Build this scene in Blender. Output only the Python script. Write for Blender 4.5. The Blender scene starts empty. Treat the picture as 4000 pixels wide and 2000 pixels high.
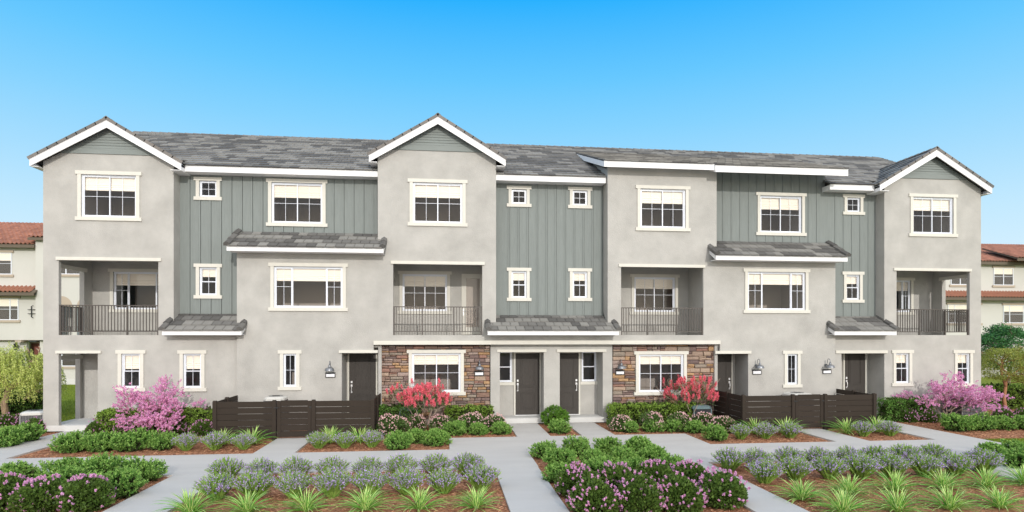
import bpy, math, random
import numpy as np
from mathutils import Matrix, Vector
R = math.radians
S = bpy.context.scene
COL = S.collection

# ------------------------------------------------------------------ camera, sky, sun, exposure
FOC, EYE, DIST = 2365.0, 3.35, 22.7
PSI = math.atan(260 / FOC)
cam = bpy.data.cameras.new('camera'); camo = bpy.data.objects.new('camera', cam); COL.objects.link(camo)
camo.location = (0, -DIST, EYE); camo.rotation_euler = (R(90), 0, -PSI)
cam.sensor_width = 36; cam.lens = 36 * FOC / 4000; cam.shift_y = 309 / 4000
cam.clip_start = 0.1; cam.clip_end = 3000
S.camera = camo

SUN_AZ, SUN_EL = R(8), R(18.5)      # azimuth towards the right of the camera's back, elevation
w = bpy.data.worlds.new("World"); S.world = w; w.use_nodes = True
nt = w.node_tree; nt.nodes.clear()
out = nt.nodes.new('ShaderNodeOutputWorld'); bg = nt.nodes.new('ShaderNodeBackground')
sky = nt.nodes.new('ShaderNodeTexSky'); sky.sky_type = 'NISHITA'; sky.sun_disc = False
sky.sun_elevation = SUN_EL; sky.sun_rotation = math.pi - SUN_AZ
sky.air_density = 1.0; sky.dust_density = 0.6; sky.ozone_density = 1.2
tc = nt.nodes.new('ShaderNodeTexCoord'); sx = nt.nodes.new('ShaderNodeSeparateXYZ')
def lin(*c): return tuple(((x / 255 + .055) / 1.055) ** 2.4 if x > 10 else x / 255 / 12.92 for x in c)
ramp = nt.nodes.new('ShaderNodeValToRGB')      # clear sky: pale at the horizon, deep blue above
SKYR = [(0.0, (231, 246, 255)), (.12, (208, 238, 255)), (.165, (196, 234, 255)), (.245, (166, 222, 255)), (.32, (134, 211, 255)), (.386, (103, 200, 255)), (.484, (43, 178, 255)), (1.0, (38, 160, 245))]
while len(ramp.color_ramp.elements) < len(SKYR): ramp.color_ramp.elements.new(0.5)
for e, (p, c) in zip(ramp.color_ramp.elements, SKYR): e.position = p; e.color = (*lin(*c), 1)
L = nt.links.new
# unseen sky towards the sun: pale fill added to Nishita glow, blending into blue
sdir = Vector((math.sin(SUN_AZ) * math.cos(SUN_EL), -math.cos(SUN_AZ) * math.cos(SUN_EL), math.sin(SUN_EL)))
dt = nt.nodes.new('ShaderNodeVectorMath'); dt.operation = 'DOT_PRODUCT'; dt.inputs[1].default_value = sdir
mr = nt.nodes.new('ShaderNodeMapRange'); mr.interpolation_type = 'SMOOTHSTEP'; mr.inputs[1].default_value = -.4; mr.inputs[2].default_value = .55
sc1 = nt.nodes.new('ShaderNodeVectorMath'); sc1.operation = 'SCALE'; sc1.inputs['Scale'].default_value = .045
ad = nt.nodes.new('ShaderNodeVectorMath'); ad.operation = 'ADD'; ad.inputs[1].default_value = (1.36, 1.35, 1.34)
mx = nt.nodes.new('ShaderNodeMix'); mx.data_type = 'RGBA'
sc2 = nt.nodes.new('ShaderNodeVectorMath'); sc2.operation = 'SCALE'; sc2.inputs['Scale'].default_value = 10.0
L(tc.outputs['Generated'], sx.inputs[0]); L(sx.outputs['Z'], ramp.inputs[0]); L(tc.outputs['Generated'], dt.inputs[0]); L(dt.outputs['Value'], mr.inputs[0])
L(sky.outputs[0], sc1.inputs[0]); L(sc1.outputs[0], ad.inputs[0]); L(mr.outputs[0], mx.inputs[0]); L(ramp.outputs[0], mx.inputs[6]); L(ad.outputs[0], mx.inputs[7])
L(mx.outputs[2], sc2.inputs[0]); L(sc2.outputs[0], bg.inputs[0]); L(bg.outputs[0], out.inputs[0])
bg.inputs[1].default_value = 0.1
sun = bpy.data.lights.new('sun', 'SUN'); suno = bpy.data.objects.new('sun', sun); COL.objects.link(suno)
sun.energy = 2.0; sun.angle = R(0.6); sun.color = (1.0, .95, .88)
tosun = Vector((math.sin(SUN_AZ) * math.cos(SUN_EL), -math.cos(SUN_AZ) * math.cos(SUN_EL), math.sin(SUN_EL)))
suno.rotation_euler = tosun.to_track_quat('Z', 'Y').to_euler(); suno.location = tosun * 50
S.view_settings.view_transform = 'Standard'; S.view_settings.look = 'None'
S.view_settings.exposure = 0.0; S.view_settings.gamma = 1; S.view_settings.use_curve_mapping = False
S.cycles.max_bounces = 8; S.cycles.diffuse_bounces = 6; S.cycles.transparent_max_bounces = 12

# ------------------------------------------------------------------ survey helpers: picture measurements (4000 x 2000) to places on real planes
def ray(px, py):
    u = (px - 2000) / FOC; v = (1309 - py) / FOC
    return (math.sin(PSI) + u * math.cos(PSI), math.cos(PSI) - u * math.sin(PSI), v)
def G(px, py, z=0.0):
    d = ray(px, py); t = (z - EYE) / d[2]; return (d[0] * t, -DIST + d[1] * t)
def F(px, py, Y):
    d = ray(px, py); t = (Y + DIST) / d[1]; return (d[0] * t, EYE + d[2] * t)
def FX(px, Y): return F(px, 1309, Y)[0]

# ------------------------------------------------------------------ materials
def nodes(name):
    m = bpy.data.materials.new(name); m.use_nodes = True
    return m, m.node_tree, m.node_tree.nodes['Principled BSDF']
def mat(name, col, rough=.7, var=0.0, vscale=3.0, bump=0.0, bscale=60.0, metal=0.0, stretch=(1, 1, 1), island=0.0, objr=0.0, spec=.5, trans=0.0, alt=None):
    """procedural principled: low frequency mottling, fine bump, optional per-leaf / per-object variation"""
    m, t, b = nodes(name); n = t.nodes; l = t.links.new
    b.inputs['Roughness'].default_value = rough; b.inputs['Metallic'].default_value = metal
    b.inputs['Specular IOR Level'].default_value = spec
    rgb = n.new('ShaderNodeRGB'); rgb.outputs[0].default_value = (*col, 1); cur = rgb.outputs[0]
    tcn = n.new('ShaderNodeTexCoord'); mp = n.new('ShaderNodeMapping'); mp.inputs['Scale'].default_value = stretch
    l(tcn.outputs['Object'], mp.inputs[0])
    if alt is not None or island or objr:
        if objr:
            oi = n.new('ShaderNodeObjectInfo'); rnd = oi.outputs['Random']; amp = objr
        else:
            ge = n.new('ShaderNodeNewGeometry'); rnd = ge.outputs['Random Per Island']; amp = island
        if alt is not None:
            mx = n.new('ShaderNodeMix'); mx.data_type = 'RGBA'; mx.inputs[7].default_value = (*alt, 1)
            l(rnd, mx.inputs[0]); l(cur, mx.inputs[6]); cur = mx.outputs[2]
        if amp:
            mr = n.new('ShaderNodeMapRange'); mr.inputs[3].default_value = 1 - amp; mr.inputs[4].default_value = 1 + amp
            ml = n.new('ShaderNodeMath'); ml.operation = 'MULTIPLY'; ml.inputs[1].default_value = 7.31
            fr = n.new('ShaderNodeMath'); fr.operation = 'FRACT'
            l(rnd, ml.inputs[0]); l(ml.outputs[0], fr.inputs[0]); l(fr.outputs[0], mr.inputs[0])
            vm = n.new('ShaderNodeVectorMath'); vm.operation = 'SCALE'; l(cur, vm.inputs[0]); l(mr.outputs[0], vm.inputs['Scale']); cur = vm.outputs[0]
    if var:
        nz = n.new('ShaderNodeTexNoise'); nz.inputs['Scale'].default_value = vscale; nz.inputs['Detail'].default_value = 5; nz.inputs['Roughness'].default_value = .6
        l(mp.outputs[0], nz.inputs[0])
        mr = n.new('ShaderNodeMapRange'); mr.inputs[1].default_value = .3; mr.inputs[2].default_value = .7
        mr.inputs[3].default_value = 1 - var; mr.inputs[4].default_value = 1 + var
        l(nz.outputs[0], mr.inputs[0])
        vm = n.new('ShaderNodeVectorMath'); vm.operation = 'SCALE'; l(cur, vm.inputs[0]); l(mr.outputs[0], vm.inputs['Scale']); cur = vm.outputs[0]
    l(cur, b.inputs['Base Color'])
    if bump:
        nb = n.new('ShaderNodeTexNoise'); nb.inputs['Scale'].default_value = bscale; nb.inputs['Detail'].default_value = 4
        l(mp.outputs[0], nb.inputs[0]); bn = n.new('ShaderNodeBump'); bn.inputs['Strength'].default_value = bump; bn.inputs['Distance'].default_value = .02
        l(nb.outputs[0], bn.inputs['Height']); l(bn.outputs[0], b.inputs['Normal'])
    if trans:
        tr = n.new('ShaderNodeBsdfTranslucent'); l(cur, tr.inputs[0]); ms = n.new('ShaderNodeMixShader'); ms.inputs[0].default_value = trans
        o = n['Material Output']; l(b.outputs[0], ms.inputs[1]); l(tr.outputs[0], ms.inputs[2]); l(ms.outputs[0], o.inputs[0])
    return m
def palette(name, cols, rough=.8, island=False, bump=.6, bscale=25, var=.25, vscale=12):
    m = mat(name, cols[0], rough, var=var, vscale=vscale, bump=bump, bscale=bscale, stretch=(1, 1, 2.5))
    t = m.node_tree; n = t.nodes; l = t.links.new
    rgb = [x for x in n if x.type == 'RGB'][0]
    cr = n.new('ShaderNodeValToRGB'); cr.color_ramp.interpolation = 'CONSTANT'
    while len(cr.color_ramp.elements) < len(cols): cr.color_ramp.elements.new(.5)
    for i, (e, c) in enumerate(zip(cr.color_ramp.elements, cols)): e.position = i / len(cols); e.color = (*c, 1)
    src = n.new('ShaderNodeNewGeometry').outputs['Random Per Island'] if island else n.new('ShaderNodeObjectInfo').outputs['Random']
    l(src, cr.inputs[0])
    for lk in list(rgb.outputs[0].links): t.links.new(cr.outputs[0], lk.to_socket)
    return m
M = {}
M['stucco'] = mat('stucco', (.425, .413, .388), .95, var=.12, vscale=1.1, bump=.55, bscale=38, spec=.15)
M['trim'] = mat('trim_paint', (.635, .615, .555), .75, var=.03, vscale=4, bump=.15, bscale=80, spec=.3)
M['fascia'] = mat('white_fascia', (.80, .80, .81), .55, var=.02, bump=.05, bscale=30)
M['vinyl'] = mat('white_vinyl', (.74, .77, .84), .35)
M['siding'] = mat('sage_siding', (.208, .230, .221), .7, var=.07, vscale=5, bump=.35, bscale=22, stretch=(4, 1, .35), spec=.3)
M['lap'] = mat('sage_lap_board', (.222, .246, .236), .7, var=.06, vscale=4, bump=.25, bscale=22, stretch=(.4, 1, 4), spec=.3)
M['door'] = mat('door_paint', (.040, .033, .028), .6, var=.08, vscale=4, bump=.5, bscale=26, stretch=(3, 1, .3))
M['iron'] = mat('bronze_railing', (.072, .060, .052), .45)
M['fence'] = mat('brown_fence_board', (.034, .025, .019), .8, spec=.25, var=.06, vscale=2, bump=.1, bscale=40, objr=.05)
M['nickel'] = mat('satin_nickel', (.85, .85, .86), .28, metal=.35)
M['black'] = mat('black_metal', (.012, .012, .013), .4)
M['signface'] = mat('sign_face', (.82, .82, .86), .5)
M['zinc'] = mat('galvanised_shade', (.22, .23, .25), .4, metal=.7, var=.1, vscale=20)
M['concrete'] = mat('concrete', (.49, .475, .455), .9, var=.05, vscale=.8, bump=.12, bscale=120, stretch=(.5, 2.2, 1), spec=.2)
M['porch'] = mat('porch_concrete', (.58, .575, .56), .9, var=.05, vscale=2, bump=.1, bscale=90)
M['mulch'] = mat('mulch_ground', (.37, .18, .105), 1.0, var=.5, vscale=14, bump=1.0, bscale=50, spec=.1)
M['chips'] = mat('mulch_chips', (.56, .31, .18), .9, island=.5, alt=(.27, .11, .06), spec=.15)
M['lawn'] = mat('lawn_ground', (.17, .21, .03), 1.0, var=.3, vscale=6, bump=.8, bscale=60, spec=.1)
M['blade'] = mat('grass_blades', (.26, .32, .04), .7, island=.3, alt=(.17, .25, .03), spec=.2, trans=.3)
M['tileL'] = mat('roof_tile_light', (.228, .222, .208), .8, var=.10, vscale=6, bump=.35, bscale=60, objr=.06)
M['tileM'] = mat('roof_tile_mid', (.146, .142, .135), .8, var=.12, vscale=6, bump=.35, bscale=60, objr=.06)
M['tileD'] = mat('roof_tile_dark', (.098, .095, .091), .8, var=.12, vscale=6, bump=.35, bscale=60, objr=.06)
M['tileLi'] = mat('roof_tile_light_far', (.228, .222, .208), .8, var=.10, vscale=6, bump=.3, bscale=60, island=.07)
M['tileMi'] = mat('roof_tile_mid_far', (.146, .142, .135), .8, var=.12, vscale=6, bump=.3, bscale=60, island=.07)
M['tileDi'] = mat('roof_tile_dark_far', (.098, .095, .091), .8, var=.12, vscale=6, bump=.3, bscale=60, island=.07)
M['cap'] = mat('ridge_cap_tile', (.20, .18, .165), .8, var=.1, vscale=8, bump=.3, bscale=60, objr=.15, alt=(.13, .125, .12))
M['felt'] = mat('roof_deck', (.05, .05, .05), .9)
M['blind'] = mat('cream_blind', (.95, .885, .78), .9, spec=.1)
M['room'] = mat('room_wall', (.42, .38, .35), .95, spec=.1)
M['room_far'] = mat('far_room_wall', (.10, .092, .085), .95, spec=.1)
M['cream'] = mat('cream_stucco', (.55, .54, .51), .95, var=.025, vscale=.7, bump=.3, bscale=30, spec=.15)
M['tantrim'] = mat('tan_trim', (.42, .35, .28), .8)
M['brownwood'] = mat('brown_eave', (.12, .095, .07), .8)
M['reddoor'] = mat('red_door', (.22, .075, .055), .5)
M['clay'] = mat('clay_tile', (.42, .185, .115), .8, var=.12, vscale=5, bump=.3, bscale=40, island=.2, alt=(.33, .145, .095))
M['acwhite'] = mat('ac_cabinet', (.56, .55, .52), .45)
M['acgrille'] = mat('ac_grille', (.20, .20, .20), .5)
M['acdark'] = mat('ac_coil', (.045, .05, .06), .6)
M['acteal'] = mat('ac_teal_cabinet', (.13, .20, .22), .5)
STONES = [(.33, .26, .20), (.26, .19, .15), (.38, .25, .13), (.20, .15, .135), (.30, .24, .21), (.40, .32, .24), (.24, .16, .12), (.31, .19, .145), (.28, .25, .20), (.17, .13, .12), (.36, .30, .26), (.44, .30, .16)]
STONES = [(a * .92, b_ * .84, c * .84) for a, b_, c in STONES]
M['stone'] = palette('ledgestone', STONES, bump=.9)
M['stonei'] = palette('ledgestone_small', STONES, bump=.9, island=True)
M['mortar'] = mat('stone_backing', (.055, .045, .04), 1.0)
# glass: clear with a faint mirror of the sky
gm, gt, gb = nodes('window_glass'); gt.nodes.remove(gb)
g1 = gt.nodes.new('ShaderNodeBsdfTransparent'); g1.inputs[0].default_value = (.97, .965, .96, 1)
g2 = gt.nodes.new('ShaderNodeBsdfGlossy'); g2.inputs['Roughness'].default_value = .02
fr = gt.nodes.new('ShaderNodeFresnel'); fr.inputs[0].default_value = 1.45
ge_ = gt.nodes.new('ShaderNodeNewGeometry'); m1 = gt.nodes.new('ShaderNodeMath'); m1.operation = 'SUBTRACT'; m1.inputs[0].default_value = 1; gt.links.new(ge_.outputs['Backfacing'], m1.inputs[1])
m2 = gt.nodes.new('ShaderNodeMath'); m2.operation = 'MULTIPLY'; gt.links.new(fr.outputs[0], m2.inputs[0]); gt.links.new(m1.outputs[0], m2.inputs[1])
g3 = gt.nodes.new('ShaderNodeMixShader'); gt.links.new(m2.outputs[0], g3.inputs[0]); gt.links.new(g1.outputs[0], g3.inputs[1]); gt.links.new(g2.outputs[0], g3.inputs[2])
gt.links.new(g3.outputs[0], gt.nodes['Material Output'].inputs[0]); M['glass'] = gm
def leafmat(name, c, alt, isl=.3, tr=.3, rough=.55): return mat(name, c, rough, island=isl, alt=alt, spec=.3, trans=tr)
M['leaf_shrub'] = leafmat('shrub_leaf', (.10, .25, .042), (.18, .34, .07), .3)
M['leaf_tip'] = leafmat('shrub_tip_highlight', (.22, .42, .085), (.36, .54, .14), .25)  # sprig tip highlights painted as a paler leaf colour
M['leaf_lilac'] = leafmat('lilac_leaf', (.060, .12, .020), (.13, .21, .04), .35)
M['fl_lilac'] = leafmat('lilac_flower', (.80, .40, .58), (.64, .36, .64), .2, .25, .7)
M['stem_lav'] = leafmat('lavender_stem', (.22, .40, .07), (.37, .54, .13), .25)
M['fl_lav'] = leafmat('lavender_flower', (.68, .46, .86), (.52, .38, .84), .25, .3, .7)
M['gr_green'] = mat('strap_leaf_green', (.16, .44, .06), .45, objr=.25, trans=.3)
M['gr_cream'] = mat('strap_leaf_cream', (.84, .88, .36), .45, objr=.18, trans=.3)
M['leaf_pp'] = leafmat('hawthorn_leaf', (.06, .12, .03), (.12, .20, .05), .35)
M['fl_pp'] = leafmat('hawthorn_flower', (.80, .50, .52), (.82, .62, .60), .1, .2, .7)
M['leaf_hedge'] = leafmat('hedge_leaf', (.15, .28, .035), (.28, .40, .07), .35)
M['leaf_hedge2'] = leafmat('dark_hedge_leaf', (.08, .20, .03), (.16, .30, .06), .35)
M['leaf_ball'] = leafmat('round_bush_leaf', (.07, .19, .02), (.17, .33, .04), .3)
M['fl_pink'] = leafmat('pink_blossom', (.86, .43, .60), (.70, .36, .66), .25, .3, .7)
M['fl_red'] = leafmat('red_blossom', (.90, .24, .30), (.82, .16, .22), .2, .3, .7)
M['leaf_crape'] = leafmat('crape_leaf', (.06, .16, .03), (.12, .24, .06), .3)
M['bark_grey'] = mat('grey_bark', (.33, .26, .20), .9, var=.15, vscale=12, bump=.4)
M['bark_red'] = mat('reddish_bark', (.36, .17, .09), .9, var=.2, vscale=12, bump=.4)
M['bark_tan'] = mat('tan_bark', (.36, .25, .17), .9, var=.2, vscale=9, bump=.5, stretch=(1, 1, .4))
M['leaf_willow'] = leafmat('weeping_leaf', (.50, .60, .13), (.68, .72, .26), .3)
M['leaf_olive'] = leafmat('olive_leaf', (.24, .31, .05), (.40, .42, .10), .3)
M['leaf_maple'] = leafmat('maple_leaf', (.05, .17, .05), (.10, .26, .08), .3)
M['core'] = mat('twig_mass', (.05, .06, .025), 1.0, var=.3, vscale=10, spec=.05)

# ------------------------------------------------------------------ mesh helpers
class MB:
    def __init__(s): s.v = []; s.f = []; s.m = []
    def poly(s, pts, mi=0):
        i = len(s.v); s.v += [tuple(p) for p in pts]; s.f.append(tuple(range(i, i + len(pts)))); s.m.append(mi)
    def box(s, x0, x1, y0, y1, z0, z1, mi=0, T=None):
        i = len(s.v)
        vs = [(x0, y0, z0), (x1, y0, z0), (x1, y1, z0), (x0, y1, z0), (x0, y0, z1), (x1, y0, z1), (x1, y1, z1), (x0, y1, z1)]
        if T is not None: vs = [tuple(T @ Vector(p)) for p in vs]
        s.v += vs
        for q in ((0, 3, 2, 1), (4, 5, 6, 7), (0, 1, 5, 4), (1, 2, 6, 5), (2, 3, 7, 6), (3, 0, 4, 7)): s.f.append(tuple(i + k for k in q)); s.m.append(mi)
    def prism(s, pts, vec, mi=0):
        """pts: planar outline, extruded by vec"""
        i = len(s.v); n = len(pts); vec = Vector(vec)
        s.v += [tuple(p) for p in pts] + [tuple(Vector(p) + vec) for p in pts]
        s.f.append(tuple(range(i, i + n))); s.m.append(mi); s.f.append(tuple(range(i + 2 * n - 1, i + n - 1, -1))); s.m.append(mi)
        for k in range(n):
            a, b = i + k, i + (k + 1) % n; s.f.append((a, a + n, b + n, b)); s.m.append(mi)
    def tube(s, pts, r, seg=6, mi=0):
        pts = [Vector(p) for p in pts]; rs = r if isinstance(r, (list, tuple)) else [r] * len(pts); i = len(s.v)
        for k, p in enumerate(pts):
            d = (pts[min(k + 1, len(pts) - 1)] - pts[max(k - 1, 0)]).normalized()
            a = d.orthogonal().normalized() if abs(d.z) > .9 else d.cross(Vector((0, 0, 1))).normalized(); b = d.cross(a)
            for j in range(seg):
                t = 2 * math.pi * j / seg; s.v.append(tuple(p + a * (math.cos(t) * rs[k]) + b * (math.sin(t) * rs[k])))
        for k in range(len(pts) - 1):
            for j in range(seg):
                a0 = i + k * seg + j; a1 = i + k * seg + (j + 1) % seg; s.f.append((a0, a1, a1 + seg, a0 + seg)); s.m.append(mi)
        s.f.append(tuple(i + j for j in range(seg))[::-1]); s.m.append(mi)
        s.f.append(tuple(i + (len(pts) - 1) * seg + j for j in range(seg))); s.m.append(mi)
    def lathe(s, prof, c, seg=16, mi=0):
        i = len(s.v)
        for r, z in prof:
            for j in range(seg):
                t = 2 * math.pi * j / seg; s.v.append((c[0] + r * math.cos(t), c[1] + r * math.sin(t), c[2] + z))
        for k in range(len(prof) - 1):
            for j in range(seg):
                a0 = i + k * seg + j; a1 = i + k * seg + (j + 1) % seg; s.f.append((a0, a1, a1 + seg, a0 + seg)); s.m.append(mi)
    def build(s, name, mats, parent=None, loc=None, smooth=False, kind=None, label=None):
        me = bpy.data.meshes.new(name); me.from_pydata(s.v, [], s.f)
        mats = mats if isinstance(mats, (list, tuple)) else [mats]
        for k in mats: me.materials.append(M[k])
        if len(mats) > 1: me.polygons.foreach_set('material_index', s.m)
        if smooth: me.polygons.foreach_set('use_smooth', [True] * len(me.polygons))
        me.update()
        return link(name, me, parent, loc, kind, label)
def link(name, me, parent=None, loc=None, kind=None, label=None, mw=None):
    o = bpy.data.objects.new(name, me); COL.objects.link(o)
    if parent: o.parent = parent
    if mw is not None: o.matrix_basis = mw
    elif loc: o.location = loc
    if kind: o['kind'] = kind
    if label: o['label'] = label
    return o
def thing(name, label, cat, loc=(0, 0, 0), rz=0.0, group=None, scale=1.0):
    o = bpy.data.objects.new(name, None); COL.objects.link(o); o.location = loc; o.rotation_euler = (0, 0, rz)
    o.scale = (scale,) * 3 if isinstance(scale, (int, float)) else scale
    o.empty_display_size = .2; o['label'] = label; o['category'] = cat
    if group: o['group'] = group
    return o
def box(name, m, parent, x0, x1, y0, y1, z0, z1, kind=None):
    b = MB(); b.box(min(x0, x1), max(x0, x1), min(y0, y1), max(y0, y1), min(z0, z1), max(z0, z1)); return b.build(name, m, parent, kind=kind)
def quads_mesh(name, V, mats, mi=None, nper=4):
    """V: (n, nper, 3) float array of separate polygons"""
    n = len(V); me = bpy.data.meshes.new(name); me.vertices.add(n * nper); me.vertices.foreach_set('co', V.reshape(-1).astype(np.float32))
    me.loops.add(n * nper); me.loops.foreach_set('vertex_index', np.arange(n * nper, dtype=np.int32))
    me.polygons.add(n); me.polygons.foreach_set('loop_start', np.arange(0, n * nper, nper, dtype=np.int32))
    me.polygons.foreach_set('loop_total', np.full(n, nper, dtype=np.int32))
    for k in mats: me.materials.append(M[k])
    if mi is not None: me.polygons.foreach_set('material_index', np.asarray(mi, dtype=np.int32))
    me.update(calc_edges=True); return me

# ------------------------------------------------------------------ the ground
def struct(name, b, m, **k):
    o = b.build(name, m, **k); o['kind'] = 'structure'; return o
b = MB(); b.poly([(-900, -200, -.09), (900, -200, -.09), (900, 1200, -.09), (-900, 1200, -.09)]); struct('lawn_ground', b, 'lawn')
b = MB(); b.poly([(-24, -16, -.05), (17.2, -16, -.05), (17.2, 1.5, -.05), (-24, 1.5, -.05)]); b.poly([(17.2, -4.72, -.05), (32, -4.72, -.05), (32, 3.2, -.05), (17.2, 3.2, -.05)]); struct('mulch_bed', b, 'mulch')
b = MB(); b.poly([(-60, -75, -.02), (60, -75, -.02), (60, -16.01, -.02), (-60, -16.01, -.02)]); struct('bounce_paving', b, 'concrete')  # unseen paving added behind the camera for grey window reflections and bounce
YA, YB, YC = -4.87, -7.39, -2.86
slabs = [  # x0, x1, y0, y1
 ('path', -30, 2.36, YB, YA), ('path', 2.364, 6.1, -5.44, YA), ('path', 6.104, 17.2, YB, YA),
 ('path', -13.2, -11.88, YA + .004, -.03), ('path', -5.42, -4.28, YA + .004, -2.3), ('path', .12, 8.1, YA + .004, YC),
 ('path', 2.36, 3.47, YC + .004, .02), ('path', 4.54, 5.66, YC + .004, .02),
 ('path', 12.24, 13.36, YA + .004, -2.3), ('path', 15.64, 17.2, YA + .004, -.03),
 ('path', -6.47, -5.25, -16, YB - .006), ('path', 1.23, 2.34, -16, YB - .006), ('path', 5.85, 6.87, -16, YB - .006), ('path', 13.2, 14.42, -16, YB - .006)]
for nme, x0, x1, y0, y1 in slabs:
    # each slab cut into bays by narrow joints
    b = MB(); lng = (x1 - x0) > (y1 - y0); a0, a1 = (x0, x1) if lng else (y0, y1)
    n = max(1, round((a1 - a0) / 6.0))
    for k in range(n):
        p, q = a0 + (a1 - a0) * k / n, a0 + (a1 - a0) * (k + 1) / n - (.006 if k < n - 1 else 0)
        if lng: b.box(p, q, y0, y1, -.2, 0)
        else: b.box(x0, x1, p, q, -.2, 0)
    struct(nme, b, 'concrete')

# ------------------------------------------------------------------ the row of townhouses
H = thing('townhouse', 'three-storey row of townhouses with beige stucco, sage siding and grey tile roof', 'building')
XW, XE = -13.9, 21.95
X1, X2, X3, X4, X5, X6, X7, X8 = -9.6, -7.4, -2.46, 1.88, 6.15, 10.49, 15.43, 17.65
ZB = .2
def cut_wall(b, Y, X0, X1_, Z0, Z1, holes, thick=.15, mi=0, top=None):
    xs = sorted({X0, X1_} | {h[i] for h in holes for i in (0, 1) if X0 < h[i] < X1_}); zs = sorted({Z0, Z1} | {h[i] for h in holes for i in (2, 3) if Z0 < h[i] < Z1})
    def inside(x, z): return any(h[0] < x < h[1] and h[2] < z < h[3] for h in holes)
    nx, nz = len(xs) - 1, len(zs) - 1
    solid = [[not inside((xs[i] + xs[i + 1]) / 2, (zs[j] + zs[j + 1]) / 2) for j in range(nz)] for i in range(nx)]
    for i in range(nx):
        for j in range(nz):
            if not solid[i][j]: continue
            a, c, d, e = xs[i], xs[i + 1], zs[j], zs[j + 1]
            b.poly([(a, Y, d), (c, Y, d), (c, Y, e), (a, Y, e)], mi); b.poly([(a, Y + thick, d), (a, Y + thick, e), (c, Y + thick, e), (c, Y + thick, d)], mi)
            if i == 0 or not solid[i - 1][j]: b.poly([(a, Y, d), (a, Y, e), (a, Y + thick, e), (a, Y + thick, d)], mi)
            if i == nx - 1 or not solid[i + 1][j]: b.poly([(c, Y, d), (c, Y + thick, d), (c, Y + thick, e), (c, Y, e)], mi)
            if j == 0 or not solid[i][j - 1]: b.poly([(a, Y, d), (a, Y + thick, d), (c, Y + thick, d), (c, Y, d)], mi)
            if j == nz - 1 or not solid[i][j + 1]: b.poly([(a, Y, e), (c, Y, e), (c, Y + thick, e), (a, Y + thick, e)], mi)

def rect(xl, xr, yt, yb, Y):
    a = F(xl, yt, Y); c = F(xl, yb, Y); return [a[0], FX(xr, Y), c[1], a[1]]
# windows: (rect on its wall plane, plane, type, blind drop fraction)
WIN = []
def addwin(xl, xr, yt, yb, Y, typ, blind=.33, trimmed='full', wall=None):
    r = rect(xl, xr, yt, yb, Y); WIN.append((r, Y, typ, blind, trimmed)); return tuple(r)
YL, YM, YS = 0.0, -.15, .5
wA = addwin(318, 533, 680, 847, YL, 'slide4'); wS = addwin(475, 548.7, 1381, 1516, YL, 'hung', .42); wT = addwin(716, 787, 1381, 1516, YL, 'hung', .42)
wB = addwin(779, 847, 705, 769, YS, 'cross', 0); wC = addwin(1060.5, 1260, 711, 870.5, YS, 'slide4'); wK = addwin(779, 847.7, 1043, 1153.5, YS, 'hung', .3)
wD = addwin(1612.5, 1806.7, 711, 869.5, YM, 'slide4'); wL = addwin(1070, 1339, 1039.4, 1201.5, YM, 'triple', .32); wU = addwin(1107, 1158, 1381, 1511, YM, 'cross', 0)
wE = addwin(1998, 2057, 738.6, 796, YS, 'cross', 0); wF = addwin(2236.6, 2294.4, 743, 802, YS, 'cross', 0)
wE2 = addwin(1998, 2057, 1058, 1164, YS, 'hung', .3); wF2 = addwin(2236.6, 2293.8, 1060, 1164, YS, 'hung', .3)
wG = addwin(2500.7, 2677.7, 736, 889, YM, 'slide4'); wO = addwin(2920, 3145.8, 1061, 1211, YM, 'triple', .3); wZ = addwin(3074, 3115, 1382, 1502, YM, 'cross', 0)
wH = addwin(2968.8, 3132, 763, 907.7, YS, 'slide4'); wI = addwin(3307.4, 3360, 771, 827.6, YS, 'cross', 0); wP = addwin(3305, 3357.7, 1072.5, 1171, YS, 'hung', .32)
wJ = addwin(3565, 3723, 768, 912, YL, 'slide4'); wAA = addwin(3498.4, 3551, 1379, 1497, YL, 'hung', .3); wBB = addwin(3738, 3788, 1379, 1498, YL, 'hung', .3)
YST = .2     # backing of the stone walls
wV = addwin(1609, 1800, 1379, 1533, .07, 'slide4', .27); wY = addwin(2494.6, 2670.7, 1384, 1532, .07, 'slide4', .24)
BD = 1.9     # middle balcony depth
YB2 = YM + BD; YBL = 2.65; YBR = 2.3
wM = addwin(1572, 1746.6, 1070, 1215, YB2, 'slide4', .3); wN = addwin(2477, 2637, 1082, 1218, YB2, 'slide4', .3)
wR = addwin(443, 660, 1061, 1208.5, YBL, 'triple', .33); wQ = addwin(3440, 3557, 1094, 1219, YBR, 'triple2', .3)
YD = .95     # plane of the recessed entry walls
wX1 = addwin(1945, 2000, 1372, 1493, YD, 'plainhung', 0, 'sill'); wX2 = addwin(2272.5, 2330, 1372, 1490, YD, 'plainhung', 0, 'sill')

# openings (balconies, porches)
ZF = 3.35
oB1 = (FX(229, 0), FX(618.5, 0), ZF, 5.965); oE1 = (FX(229, 0), FX(382, 0), ZB, 2.71)
oB2 = (FX(1535.5, YM), FX(1884, YM), ZF, 5.965); oB3 = (FX(2426, YM), FX(2747.6, YM), ZF, 5.965)
oB4 = (FX(3502, 0), FX(3788, 0), ZF, 5.965); oD4 = (FX(3286.9, 0), FX(3454.6, 0), ZB, 2.64)
oD1 = (FX(1335, YM), -2.61, ZB, 2.70); oD3 = (10.55, FX(2922.7, YM), ZB, 2.66)
YCB = .1
oC1 = (FX(1952.5, YCB), FX(2124.3, YCB), ZB, 2.70); oC2 = (FX(2186.5, YCB), FX(2354.8, YCB), ZB, 2.70)

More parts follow.
